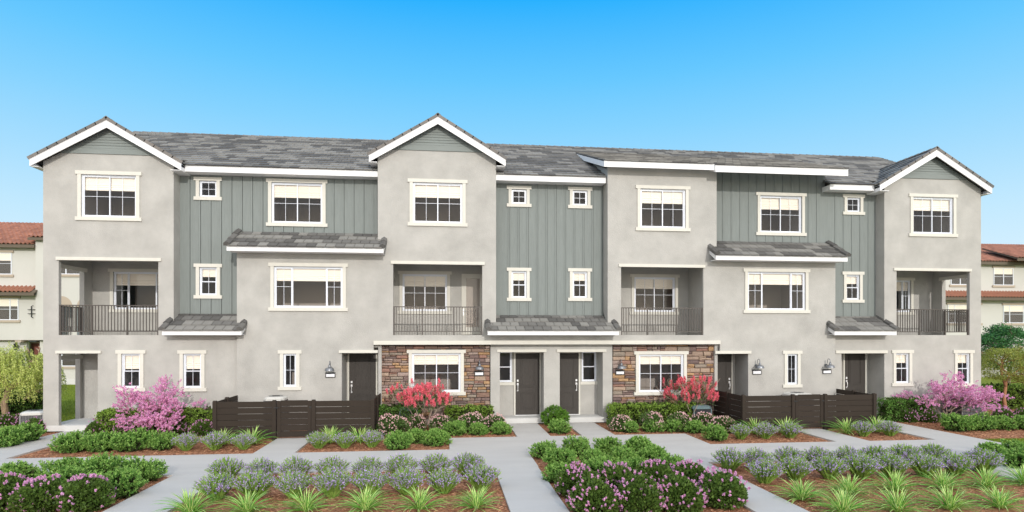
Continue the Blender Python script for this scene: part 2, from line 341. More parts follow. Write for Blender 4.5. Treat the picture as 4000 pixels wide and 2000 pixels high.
def wall(name, mt, Y, X0, X1_, Z0, Z1, holes, thick=.15):
    b = MB(); cut_wall(b, Y, X0, X1_, Z0, Z1, holes, thick); return b.build(name, mt, H)
ZE = 9.36
wall('stucco_wall', 'stucco', YL, XW, X1, ZF + .0, ZE, [wA, oB1]); wall('stucco_wall', 'stucco', YL, XW, X2 - .001, ZB, ZF, [wS, wT, oE1])
wall('stucco_wall', 'stucco', YM, X2, X3, 2.99, 6.62, [wL]); wall('stucco_wall', 'stucco', YM, X2, -2.61, ZB, 2.99, [wU, oD1])
wall('stucco_wall', 'stucco', YM, X3, X4, 2.99, 9.7, [wD, oB2]); wall('stucco_wall', 'stucco', YM, X4, X5, 2.99, 3.75, [])
wall('stucco_wall', 'stucco', YM, X5, X6, 2.99, 9.84, [wG, oB3]); wall('stucco_wall', 'stucco', YM, X6, X7, 2.99, 6.62, [wO]); wall('stucco_wall', 'stucco', YM, 10.63, X7, ZB, 2.99, [wZ, oD3])
wall('stucco_wall', 'stucco', YL, X7 + .001, XE, ZB, ZF, [wAA, wBB, oD4]); wall('stucco_wall', 'stucco', YL, X8, XE, ZF, ZE, [wJ, oB4])
wall('stucco_wall', 'stucco', YCB, 1.69, 6.40, ZB, 2.99, [oC1, oC2])
XSH = FX(3222, .5); STEP = .365
BAT = [[FX(739, YS) + STEP * k for k in range(19)], [FX(2024.5, YS) + STEP * k for k in range(-1, 11)], [FX(2824, YS) + STEP * k for k in range(14) if FX(2824, YS) + STEP * k < XSH - .1], [FX(3263, YS) + STEP * k for k in range(7)]]
def slots(xs, z0, z1): return [(x + .028, x + .040, z0, z1) for x in xs]      # slots added beside the battens, emulating the dark line of their shaded sides
wall('siding_wall', 'siding', YS, X1, X3, 3.4, 9.34, [wB, wC, wK, (X2 + .15, X3, 3.4, 6.35)] + slots(BAT[0][:-1], 3.5, 9.2)); wall('siding_wall', 'siding', YS, X4, X5, 3.4, 9.34, [wE, wF, wE2, wF2] + slots(BAT[1], 3.5, 9.2))
wall('siding_wall', 'siding', YS, X6, XSH, 5.9, 9.97, [wH] + slots(BAT[2], 6, 9.9)); wall('siding_wall', 'siding', YS, XSH, X8, 3.4, 9.34, [wI, wP] + slots(BAT[3][:-1], 3.5, 9.2))
# triangles of stucco under the gables
def gable_tri(Y, x0, x1, xa, zl, za, pitch, zs):
    b = MB(); zt = zs
    def roofz(x): return za - pitch * abs(x - xa) - .13
    pts = [(x0, Y, zl), (x1, Y, zl)]
    if roofz(x1) > zl: pts.append((x1, Y, roofz(x1)))
    pts.append((xa + (za - .13 - zt) / pitch, Y, zt)); pts.append((xa - (za - .13 - zt) / pitch, Y, zt))
    if roofz(x0) > zl: pts.append((x0, Y, roofz(x0)))
    b.prism(pts, (0, .15, 0)); b.build('stucco_wall', 'stucco', H)
GAB = [  # wall plane, x0, x1, fascia px l / apex / r, sides
 (YL, XW, X1, (115, 622.6), (416, 469), (707, 637.5), ZE, 9.70), (YM, X3, X4, (1441, 605), (1710, 456), (1975, 625), 9.7, 10.15), (YL, X8, XE, (3438, 722), (3660.5, 585), (3875.6, 733), ZE, 9.72)]
# side walls, rear, returns
def sidewall(x0, x1, y0, y1, z0, z1): return box('side_wall', 'stucco', H, x0, x1, y0, y1, z0, z1)
YR = 11.8
sidewall(X1 - .15, X1, .151, .5, 3.4, 9.3); sidewall(X8, X8 + .15, .151, .5, 3.4, 9.3)
sidewall(X2, X2 + .15, .001, .5, 3.0, 6.6); sidewall(X7 - .15, X7, .001, .5, 3.0, 6.6); sidewall(X2, X2 + .15, .001, 1.1, ZB, 3.0)
for xa, xb in ((X5, X5 + .15), (XSH - .15, XSH)):
    b = MB(); b.prism([(xa, .001 if xa == X5 else .651, 3.7 if xa == X5 else 9.0), (xa, 4.6, 9.0), (xa, 4.6, 11.45), (xa, .651 if xa != X5 else .001, 9.95 if xa != X5 else 9.72)], (.15, 0, 0)); b.build('side_wall', 'stucco', H)
sidewall(X3, X3 + .15, .001, 4, 9.0, 9.75); sidewall(X4 - .15, X4, .001, 4, 9.0, 9.75)
# west wall with porch and balcony openings in it, east wall the same
def westeast(xo, xi, yo, z0, z1, ylo, yhi):
    box('side_wall', 'stucco', H, xo, xi, .151, ylo, z0, z1) if ylo > .16 else None
def side_open(xa, xb, openings):
    b = MB(); zs = [ZB, 2.66, ZF, 5.90, ZE]
    # openings: list of (z0, z1, y1) measured from the front wall's back
    for (z0, z1, y1) in openings: b.box(xa, xb, y1, YR, z0, z1)
    b.box(xa, xb, .151, YR, 2.66, ZF) ; b.box(xa, xb, .151, YR, 5.90, ZE)
    b.build('side_wall', 'stucco', H)
side_open(XW, XW + .17, [(ZB, 2.66, 1.84), (ZF, 5.9, 2.1)])
b = MB(); b.box(XE - .17, XE, .151, YR, ZB, ZF); b.box(XE - .17, XE, 1.78, YR, ZF, 5.9); b.box(XE - .17, XE, .151, YR, 5.9, ZE); b.build('side_wall', 'stucco', H)
box('rear_wall', 'stucco', H, XW + .17, XE - .17, YR - .2, YR, ZB, ZE)
for xa in (XW + .0, XE - .17):      # gable ends of the main roof
    b = MB(); b.prism([(xa + .01, .2, 9.37), (xa + .01, 11.5, 9.37), (xa + .01, 5.86, 12.15)], (.15, 0, 0)); b.build('side_wall', 'stucco', H)
# plinth
b = MB(); b.box(XW - .02, oE1[0] + .02, -.02, .4, 0, ZB - .001); b.box(oE1[0] + .025, oE1[1], -.03, 2.1, 0, ZB - .002); b.box(oE1[1] + .003, X2, -.02, 1.5, 0, ZB - .001)
b.box(X2 + .003, -2.6, YM - .02, 1.5, 0, ZB - .001); b.box(-2.59, 1.66, .14, .6, 0, ZB - .001)
b.box(1.67, oC1[0], YCB - .02, .6, 0, ZB - .001); b.box(oC1[0] + .003, oC2[1] + .3, YCB - .03, 1.3, 0, ZB - .003); b.box(oC2[1] + .303, 6.42, YCB - .02, .6, 0, ZB - .001)
b.box(6.43, 10.5, .14, .6, 0, ZB - .001); b.box(10.51, X7, YM - .02, 1.5, 0, ZB - .001); b.box(X7 + .003, XE + .02, -.02, 1.5, 0, ZB - .001)
b.build('plinth', 'porch', H)
# recess behind: porches
def room(x0, x1, y0, y1, z0, z1, name='recess_wall', floor=True, left=True, right=True, back=True, holes=(), fl='porch'):
    b = MB()
    if back: cut_wall(b, y1, x0 - .1, x1 + .1, z0, z1, list(holes), .12)
    if left: b.box(x0 - .12, x0, y0, y1 - .001, z0, z1)
    if right: b.box(x1, x1 + .12, y0, y1 - .001, z0, z1)
    b.box(x0 - .12, x1 + .12, y0, y1 + .1, z1 + .001, z1 + .12)
    o = b.build(name, 'stucco', H)
    if floor: box('porch_floor', fl, H, x0 - .12, x1 + .12, y0, y1 + .1, z0 - .12, z0 + .001)
    return o
room(XW + .17, oE1[1] + .6, .151, 1.99, ZB, 2.8, left=False)
d1 = (FX(1364.7, YD), FX(1364.7, YD) + 1.0); room(oD1[0], -2.46, YM + .151, YD, ZB, 2.9)
d3 = (FX(2855.6, YD) - 1.0, FX(2855.6, YD)); room(10.6, oD3[1], YM + .151, YD, ZB, 2.9)
d4 = (FX(3296.6, .94), FX(3377, .94)); room(oD4[0], oD4[1], .151, .94, ZB, 2.9)
room(oC1[0] - .15, oC1[1], YCB + .151, YD, ZB, 2.9, holes=[wX1], left=True); room(oC2[0], oC2[1] + .0, YCB + .151, YD, ZB, 2.9, holes=[wX2])
dc1 = (FX(2013, YD), FX(2107.2, YD)); dc2 = (FX(2259.5, YD) - (FX(2107.2, YD) - FX(2013, YD)), FX(2259.5, YD))
room(XW + .17, X1 - .28, .151, YBL, ZF, 6.2, left=False, holes=[wR]); room(oB2[0] - .2, oB2[1] + .25, YM + .151, YB2, ZF, 6.2, holes=[wM])
room(oB3[0] - .25, oB3[1] + .18, YM + .151, YB2, ZF, 6.2, holes=[wN]); room(X8 + .28, XE - .17, .151, YBR, ZF, 6.2, right=False, holes=[wQ])
# stone veneer walls
def stone_wall(x0, x1, hole, seed):
    rnd = random.Random(seed); W = MB(); cut_wall(W, YST, x0, x1, ZB, 2.985, [hole], .12); P = W.build('stone_wall', 'mortar', H)
    st = []; z = ZB
    while z < 2.96:
        h = rnd.choice((.10, .13, .155, .19)); h = min(h, 2.975 - z)
        if h < .05: break
        x = x0 + .004
        while x < x1 - .01:
            l = rnd.uniform(.17, .52); l = min(l, x1 - .004 - x)
            if x1 - .004 - (x + l) < .09: l = x1 - .004 - x
            if h > .12 and rnd.random() < .38:
                k = rnd.uniform(.38, .62) * h; st.append((x, x + l, z, z + k)); 
                if l > .3 and rnd.random() < .5:
                    q = x + l * rnd.uniform(.35, .65); st.append((x, q, z + k, z + h)); st.append((q, x + l, z + k, z + h))
                else: st.append((x, x + l, z + k, z + h))
            else: st.append((x, x + l, z, z + h))
            x += l
        z += h
    res = []
    for (a, c, d, e) in st:     # trim around the window
        if c > hole[0] - .1 and a < hole[1] + .1 and e > hole[2] - .1 and d < hole[3] + .1:
            if e - .03 > hole[2] - .1 and d + .03 < hole[3] + .1:
                if a < hole[0] - .1: res.append((a, hole[0] - .1, d, e))
                if c > hole[1] + .1: res.append((hole[1] + .1, c, d, e))
                continue
        res.append((a, c, d, e))
    res = [s for s in res if s[1] - s[0] > .04]
    vis = sorted([s for s in res if s[2] > .75], key=lambda s: -(s[1] - s[0]) * (s[3] - s[2]))
    single = set(vis[:150]); S_ = MB()
    for s in res:
        a, c, d, e = s; g = .006; a += g; c -= g; d += g; e -= g; cx, cz = (a + c) / 2, (d + e) / 2; hw, hh = (c - a) / 2, (e - d) / 2; dep = rnd.uniform(.055, .125)
        j = lambda q: rnd.uniform(-q, q)
        ring = [(-hw, -hh), (0, -hh), (hw, -hh), (hw, 0), (hw, hh), (0, hh), (-hw, hh), (-hw, 0)]
        bk = [(x + (j(.006)), 0, zz + j(.004)) for x, zz in ring]
        md = [(x * 1.0 + j(.005), -dep * .7, zz * 1.0 + j(.004)) for x, zz in ring]
        ft = [(x * .93 + j(.008), -dep + j(.012), zz * .8 + j(.006)) for x, zz in ring]
        vs = bk + md + ft + [(0, -dep - rnd.uniform(0, .02), 0)]
        fs = [(k, (k + 1) % 8, (k + 1) % 8 + 8, k + 8) for k in range(8)] + [(k + 8, (k + 1) % 8 + 8, (k + 1) % 8 + 16, k + 16) for k in range(8)] + [(k + 16, (k + 1) % 8 + 16, 24) for k in range(8)]
        if s in single:
            me = bpy.data.meshes.new('stone'); me.from_pydata(vs, [], fs); me.materials.append(M['stone']); link('stone', me, P, (cx, YST, cz))
        else:
            i = len(S_.v); S_.v += [(x + cx, y + YST, zz + cz) for x, y, zz in vs]
            for q in fs: S_.f.append(tuple(i + k for k in q)); S_.m.append(0)
    S_.build('small_stones', 'stonei', P, kind='stuff')
stone_wall(-2.45, 1.67, wV, 3); stone_wall(6.42, 10.55, wY, 8)
box('recess_wall', 'stucco', H, -2.46 - .0, -2.45, YM + .152, .6, ZB, 2.98); box('recess_wall', 'stucco', H, 10.552, 10.6, .02, .93, ZB, 2.98)
box('soffit_board', 'stucco', H, -2.45, 10.62, YM + .151, .35, 2.99, 3.1)

# trims: band course and openings' headers
def header(xl, xr, yt, yb, Y, name='header_trim', pr=.055):
    a = F(xl, yt, Y - pr); c = F(xl, yb, Y - pr); return box(name, 'trim', H, a[0], FX(xr, Y - pr), Y - pr, Y + .02, c[1], a[1])
header(1459, 2815, 1331.5, 1346.5, YM, 'band_course', .06)
header(217, 828 - 200, 1002.5, 1015, 0)
for (a, c, d, e, f_) in ((215.5, 393, 1370, 1381, 0), (1526.8, 1893.5, 1018, 1030, YM), (2417.8, 2755.7, 1030, 1041.5, YM), (3493.5, 3797, 1046, 1056.5, 0), (1323.7, 1475.5, 1368, 1379, YM), (2795, 2935.5, 1371, 1382, YM), (3266, 3468, 1369, 1380.5, 0), (1941.7, 2135, 1365.3, 1376, YCB), (2175.7, 2369, 1364.5, 1375.5, YCB)):
    header(a, c, d, e, f_)
for xa, y1, z in ((XW, 2.1, 5.90), (XW, 1.84, 2.60), (XE, 1.78, 5.90)):     # header trim inside the side openings
    s = 1 if xa < 0 else -1; box('header_trim', 'trim', H, xa + s * .17, xa + s * .22, .16, y1 + .12, z - .14, z)

# ------------------------------------------------------------------ windows
def window(r, Y, typ, blind, trimmed):
    x0, x1, z0, z1 = r; W_, h = x1 - x0, z1 - z0; b = MB(); fw = .045; y0, y1 = Y + .035, Y + .11
    def ring(bb, a, c, d, e, t, ya, yb):
        bb.box(a, c, ya, yb, e - t, e); bb.box(a, c, ya, yb, d, d + t); bb.box(a, a + t, ya, yb, d + t, e - t); bb.box(c - t, c, ya, yb, d + t, e - t)
    ring(b, x0 + .001, x1 - .001, z0 + .001, z1 - .001, fw, y0, y1)
    lites = []; bars = []; ys0, ys1 = Y + .045, Y + .085
    a, c, d, e = x0 + fw, x1 - fw, z0 + fw, z1 - fw; mt = .013
    def grid(la, lc, ld, le, cols, zr):
        """panes and muntins of one sash"""
        zs = [ld] + zr + [le]; w_ = (lc - la) / cols
        for k in range(1, cols): bars.append((la + w_ * k - mt / 2, la + w_ * k + mt / 2, ld, le))
        for z in zr: bars.append((la, lc, z - mt / 2, z + mt / 2))
        for k in range(cols):
            for q in range(len(zs) - 1): lites.append((la + w_ * k + .003, la + w_ * (k + 1) - .003, zs[q] + .003, zs[q + 1] - .003))
    st = .035
    if typ == 'slide4':
        mid = (a + c) / 2
        for (p, q, yy) in ((a, mid + st / 2, 0), (mid - st / 2, c, .022)):
            ring(b, p, q, d, e, st, ys0 + yy, ys0 + yy + .02); grid(p + st, q - st, d + st, e - st, 2, [d + (e - d) * .49])
    elif typ in ('triple', 'triple2'):
        s1, s2 = a + (c - a) * .25, a + (c - a) * .77
        ring(b, a, s1, d, e, st, ys0, ys0 + .02); grid(a + st, s1 - st, d + st, e - st, 2, [d + (e - d) * .51])
        ring(b, s1 + .002, s2, d, e, st * .8, ys0 + .022, ys0 + .042); lites.append((s1 + st, s2 - st, d + st, e - st))
        ring(b, s2 + .002, c, d, e, st, ys0, ys0 + .02); grid(s2 + st, c - st, d + st, e - st, 2, [d + (e - d) * .51])
    elif typ == 'cross':
        ring(b, a, c, d, e, .028, ys0, ys0 + .02); grid(a + .028, c - .028, d + .028, e - .028, 2, [(d + e) / 2])
    else:
        mid = d + (e - d) * .485; n = 1 if typ == 'plainhung' else 2
        ring(b, a, c, mid - .02, e, .028, ys0 + .022, ys0 + .042); ring(b, a, c, d, mid + .02, .028, ys0, ys0 + .02)
        grid(a + .028, c - .028, mid + .02, e - .028, n, []); grid(a + .028, c - .028, d + .028, mid - .02, n, [])
    Wn = b.build('window', 'vinyl', H)
    for (p, q, s_, t_) in lites: box('pane', 'glass', Wn, p, q, ys0 + .015, ys0 + .019, s_, t_)
    if bars:
        b = MB()
        for k, (p, q, s_, t_) in enumerate(bars):
            o = .0 if t_ - s_ > q - p else .0015; b.box(p, q, ys0 + .002 - o, ys0 + .013 - o, s_, t_)
        b.build('muntin', 'vinyl', Wn)
    if blind:     # a roman shade with soft folds, its foot a hanging hem
        b = MB(); bh = h * blind; zt = z1 - .04; yb = Y + .135
        prof = [(0, 0), (.0, .30), (.006, .56), (-.012, .60), (.004, .66), (-.014, .74), (.002, .80), (-.016, .86), (-.012, 1.0)]
        secs = [(x0 + .02, x1 - .02)] if typ != 'slide4' else [(x0 + .02, (x0 + x1) / 2 - .006), ((x0 + x1) / 2 + .006, x1 - .02)]
        for (p, q) in secs:
            for k in range(len(prof) - 1):
                (ya, ta), (yb2, tb) = prof[k], prof[k + 1]
                b.poly([(p, yb + ya, zt - ta * bh), (q, yb + ya, zt - ta * bh), (q, yb + yb2, zt - tb * bh), (p, yb + yb2, zt - tb * bh)])
        b.build('blind', 'blind', Wn)
    b = MB(); x0_, x1_, dp = x0 - .25, x1 + .25, 2.2      # the dark room behind
    yy = Y + .16
    if Y < 2: 
        b.poly([(x0_, Y + dp, z0 - .3), (x1_, Y + dp, z0 - .3), (x1_, Y + dp, z1 + .2), (x0_, Y + dp, z1 + .2)]); b.poly([(x0_, yy, z1 + .2), (x0_, Y + dp, z1 + .2), (x1_, Y + dp, z1 + .2), (x1_, yy, z1 + .2)])
        b.poly([(x0_, yy, z0 - .3), (x1_, yy, z0 - .3), (x1_, Y + dp, z0 - .3), (x0_, Y + dp, z0 - .3)]); b.poly([(x0_, yy, z0 - .3), (x0_, Y + dp, z0 - .3), (x0_, Y + dp, z1 + .2), (x0_, yy, z1 + .2)]); b.poly([(x1_, yy, z0 - .3), (x1_, yy, z1 + .2), (x1_, Y + dp, z1 + .2), (x1_, Y + dp, z0 - .3)])
    else:
        b.poly([(x0_, Y + dp, z0 - .3), (x1_, Y + dp, z0 - .3), (x1_, Y + dp, z1 + .2), (x0_, Y + dp, z1 + .2)]); b.poly([(x0_, yy, z1 + .2), (x0_, Y + dp, z1 + .2), (x1_, Y + dp, z1 + .2), (x1_, yy, z1 + .2)])
    b.build('dark_room', 'room', Wn)
    tw, th = .115, .12
    if trimmed == 'full':
        ext = .07; pz = .04; yw = Y - .001
        if Y == .07: yw = .2; 
        bx = lambda n, *q: box(n, 'trim', Wn, *q)
        bx('head_trim', x0 - tw - ext, x1 + tw + ext, Y - pz - .01, yw, z1 - .005, z1 + th); bx('sill_trim', x0 - tw - ext, x1 + tw + ext, Y - pz - .015, yw, z0 - th, z0 + .005)
        bx('side_trim', x0 - tw, x0 + .002, Y - pz, yw, z0 + .005, z1 - .005); bx('side_trim', x1 - .002, x1 + tw, Y - pz, yw, z0 + .005, z1 - .005)
        if Y == .07:
            b = MB(); b.box(x0 - .02, x1 + .02, .071, .25, z1, z1 + .01); b.box(x0 - .02, x1 + .02, .071, .25, z0 - .01, z0)
            b.box(x0 - .02, x0, .071, .25, z0, z1); b.box(x1, x1 + .02, .071, .25, z0, z1); b.build('frame_liner', 'trim', Wn)
    else: box('sill_trim', 'trim', Wn, x0 - .06, x1 + .12, Y - .04, Y - .001, z0 - .125, z0 - .005)
for wdef in WIN: window(*wdef)

# ------------------------------------------------------------------ doors
def door(x0, x1, Y, z0=ZB + .02, z1=2.64, hinge='r', glass=False):
    b = MB(); b.box(x0, x1, Y - .03, Y - .004, z0, z1)
    D = b.build('door', 'door' if not glass else 'trim', H); s = x0 + .09 if hinge == 'r' else x1 - .09; wd = x1 - x0
    fr_ = MB(); fr_.box(x0 - .06, x0 - .001, Y - .06, Y - .004, ZB, z1 + .06); fr_.box(x1 + .001, x1 + .06, Y - .06, Y - .004, ZB, z1 + .06); fr_.box(x0 - .001, x1 + .001, Y - .06, Y - .004, z1 + .001, z1 + .06); fr_.build('door_frame', 'trim', D)
    if True:
        m_ = wd * .20
        for (p, q) in ((z0 + .22, z0 + .86), (z0 + 1.08, z1 - .17)):
            b = MB(); b.box(x0 + m_, x1 - m_, Y - .034, Y - .0301, p, q)
            for t, ya in ((.0, .046), (.04, .042)):
                b.box(x0 + m_ + t, x1 - m_ - t, Y - ya, Y - .0302, q - t - .015, q - t); b.box(x0 + m_ + t, x1 - m_ - t, Y - ya, Y - .0302, p + t, p + t + .015)
                b.box(x0 + m_ + t, x0 + m_ + t + .015, Y - ya, Y - .0302, p + t + .015, q - t - .015); b.box(x1 - m_ - t - .015, x1 - m_ - t, Y - ya, Y - .0302, p + t + .015, q - t - .015)
            b.box(x0 + m_ + .09, x1 - m_ - .09, Y - .043, Y - .034, p + .09, q - .09); b.build('door_panel', 'door', D)
        b = MB(); b.box(s - .032, s + .032, Y - .045, Y - .03, z0 + 1.30, z0 + 1.38); b.build('deadbolt', 'nickel', D)
        b = MB(); b.box(s - .032, s + .032, Y - .045, Y - .03, z0 + 1.16, z0 + 1.245); b.box(s - .024, s + .024, Y - .045, Y - .03, z0 + .925, z0 + .985); b.tube([(s, Y - .045, z0 + 1.2), (s, Y - .09, z0 + 1.17), (s, Y - .095, z0 + 1.07), (s, Y - .085, z0 + .97), (s, Y - .045, z0 + .955)], .014, 6); b.build('handle', 'nickel', D)
    box('threshold', 'fascia', D, x0 - .03, x1 + .03, Y - .12, Y - .03, ZB + .002, z0 - .001)
door(d1[0], d1[1], YD); door(d3[0], d3[1], YD, hinge='l'); door(d4[0], d4[1], .94, hinge='r'); door(dc1[0], dc1[1], YD); door(dc2[0], dc2[1], YD, hinge='l')
# glazed balcony door
bx0, bx1 = FX(1803, YB2), FX(1889, YB2); bz1 = F(1803, 1070, YB2)[1]
b = MB(); gx0, gx1, gz0, gz1 = FX(1821, YB2), FX(1874, YB2), ZF + .32, F(1821, 1088, YB2)[1]
b.box(bx0, gx0, YB2 - .05, YB2 - .003, ZF + .02, bz1); b.box(gx1, bx1, YB2 - .05, YB2 - .003, ZF + .02, bz1); b.box(gx0, gx1, YB2 - .05, YB2 - .003, gz1, bz1); b.box(gx0, gx1, YB2 - .05, YB2 - .003, ZF + .02, gz0)
BDo = b.build('balcony_door', 'trim', H); box('pane', 'glass', BDo, gx0, gx1, YB2 - .03, YB2 - .025, gz0, gz1); box('dark_room', 'room', BDo, gx0, gx1, YB2 - .012, YB2 - .003, gz0, gz1)
b = MB(); hx = FX(1810, YB2); b.box(hx - .02, hx + .02, YB2 - .06, YB2 - .05, ZF + .78, ZF + 1.06); b.tube([(hx, YB2 - .06, ZF + .96), (hx, YB2 - .1, ZF + .96), (hx + .13, YB2 - .1, ZF + .96)], .011, 6); b.build('handle', 'nickel', BDo)

# ------------------------------------------------------------------ balcony railings
def railing(p, q, z0, npost, h=1.06, sp=.105):
    p, q = Vector(p), Vector(q); d = q - p; Lh = d.length; u = d / Lh; ang = math.atan2(u.y, u.x)
    T0 = Matrix.Translation((p.x, p.y, z0)) @ Matrix.Rotation(ang, 4, 'Z')
    b = MB(); b.box(0, Lh, -.03, .03, h - .035, h, T=T0); b.box(0, Lh, -.014, .014, .115, .145, T=T0)
    P = b.build('balcony_railing', 'iron', H)
    nb = max(2, round(Lh / sp)); xs = [Lh * k / nb for k in range(nb + 1)]; pp = {round(nb * k / (npost - 1)) for k in range(npost)}
    bm = MB(); bm.box(-.012, .012, -.012, .012, .145, h - .035); me1 = None
    pm = MB(); pm.box(-.024, .024, -.024, .024, 0, h - .036); me2 = None
    for k, x in enumerate(xs):
        x = min(max(x, .025), Lh - .025); o_ = T0 @ Matrix.Translation((x, 0, 0))
        if k in pp:
            if me2 is None: o = pm.build('post', 'iron', P); me2 = o.data; o.matrix_basis = o_
            else: link('post', me2, P, mw=o_)
        else:
            if me1 is None: o = bm.build('baluster', 'iron', P); me1 = o.data; o.matrix_basis = o_
            else: link('baluster', me1, P, mw=o_)
for o4, Y in ((oB1, .06), (oB2, YM + .06), (oB3, YM + .06), (oB4, .06)): railing((o4[0] + .005, Y), (o4[1] - .005, Y), ZF + .002, 4)
railing((XW + .085, .2), (XW + .085, 2.08), ZF + .002, 2); railing((XE - .085, .2), (XE - .085, 1.76), ZF + .002, 2)

# ------------------------------------------------------------------ siding battens and gable boards
def battens(xs, Y, zt, holes, z0=3.4):
    for x in xs:
        segs = [(z0, zt)]
        for h in holes:
            e0, e1 = h[2] - .12, h[3] + .12
            if h[0] - .19 < x < h[1] + .19:
                ns = []
                for (p, q) in segs:
                    if e1 < p or e0 > q: ns.append((p, q)); continue
                    if e0 > p + .02: ns.append((p, e0))
                    if e1 < q - .02: ns.append((e1, q))
                segs = ns
        for (p, q) in segs: box('batten', 'siding', H, x - .027, x + .027, Y - .022, Y - .0005, p, q)
battens(BAT[0], YS, 9.2, [wB, wC, wK, (X2 + .3, X3, 3.3, 6.25)]); battens(BAT[1], YS, 9.2, [wE, wF, wE2, wF2]); battens(BAT[2], YS, 9.93, [wH], 6.0); battens(BAT[3], YS, 9.2, [wI, wP])
GR = []
def gable(Yw, x0, x1, pl, pa, pr, zl, zs, yback):
    Yf = Yw - .30; l = F(*pl, Yf); a = F(*pa, Yf); r = F(*pr, Yf); xa = (l[0] + r[0]) / 2 * .5 + a[0] * .5; za = a[1]
    hl = xa - l[0]; hr = r[0] - xa; ze = (l[1] + r[1]) / 2; pitch = (za - ze) / ((hl + hr) / 2)
    gable_tri(Yw, x0, x1, xa, zl, za, pitch, zs)
    # lap siding boards, the frieze board first
    zt = zs; k = 0
    while zt < za - .2:
        hgt = .20 if k == 0 else .098; z2 = min(zt + hgt, za - .14); w0 = (za - .13 - zt) / pitch; w1 = max(.01, (za - .13 - z2) / pitch)
        b = MB(); y0_ = Yw - (.035 if k == 0 else .03); i = len(b.v)
        b.v += [(xa - w0, y0_, zt + .004), (xa + w0, y0_, zt + .004), (xa + w1, y0_ + (.004 if k == 0 else .02), z2), (xa - w1, y0_ + (.004 if k == 0 else .02), z2), (xa - w0, Yw + .1, zt + .004), (xa + w0, Yw + .1, zt + .004), (xa + w1, Yw + .1, z2), (xa - w1, Yw + .1, z2)]
        for q in ((0, 1, 2, 3), (4, 7, 6, 5), (0, 4, 5, 1), (1, 5, 6, 2), (3, 2, 6, 7), (0, 3, 7, 4)): b.f.append(q); b.m.append(0)
        b.build('gable_board', 'lap', H); zt += hgt; k += 1
    # roof of the gable
    vs = .235
    for s, hw, name in ((-1, hl, 'l'), (1, hr, 'r')):
        ex, ez = xa + s * hw, za - pitch * hw
        b = MB(); b.prism([(ex, Yf + .03, ez - .02), (xa, Yf + .03, za - .02), (xa, Yf + .03, za - .10), (ex, Yf + .03, ez - .10)], (0, yback - Yf, 0)); b.build('roof_deck', 'felt', H)
        # barge board
        b = MB(); b.prism([(ex, Yf, ez - vs), (xa, Yf, za - vs - .02), (xa, Yf, za), (ex, Yf, ez)], (0, .035, 0)); b.build('barge_board', 'fascia', H)
        # white metal drip edge over the barge board
        b = MB(); b.prism([(ex + s * .02, Yf - .012, ez - .03), (xa, Yf - .012, za - .02), (xa, Yf - .012, za + .008), (ex + s * .02, Yf - .012, ez)], (0, .06, 0)); b.build('drip_edge', 'fascia', H)
        # boxed eave
        yb_ = Yw + (.5 if Yw == YM else .2) if False else Yw + .33
        b = MB(); xi = x0 if s < 0 else x1
        b.box(min(ex, ex - s * .03), max(ex, ex - s * .03), Yf + .036, yback, ez - vs, ez - .01); b.box(min(ex - s * .03, xi), max(ex - s * .03, xi), Yf + .036, yback if Yw != YM else 1.6, ez - vs + .0, ez - vs + .02)
        b.build('eave_box', 'fascia', H)
        GR.append((s, xa, za, ex, ez, Yf, yback, pitch))
    return xa, za
apex = []
for g_, yb_ in zip(GAB, (3.3, 4.4, 3.3)): apex.append(gable(*g_, yb_))

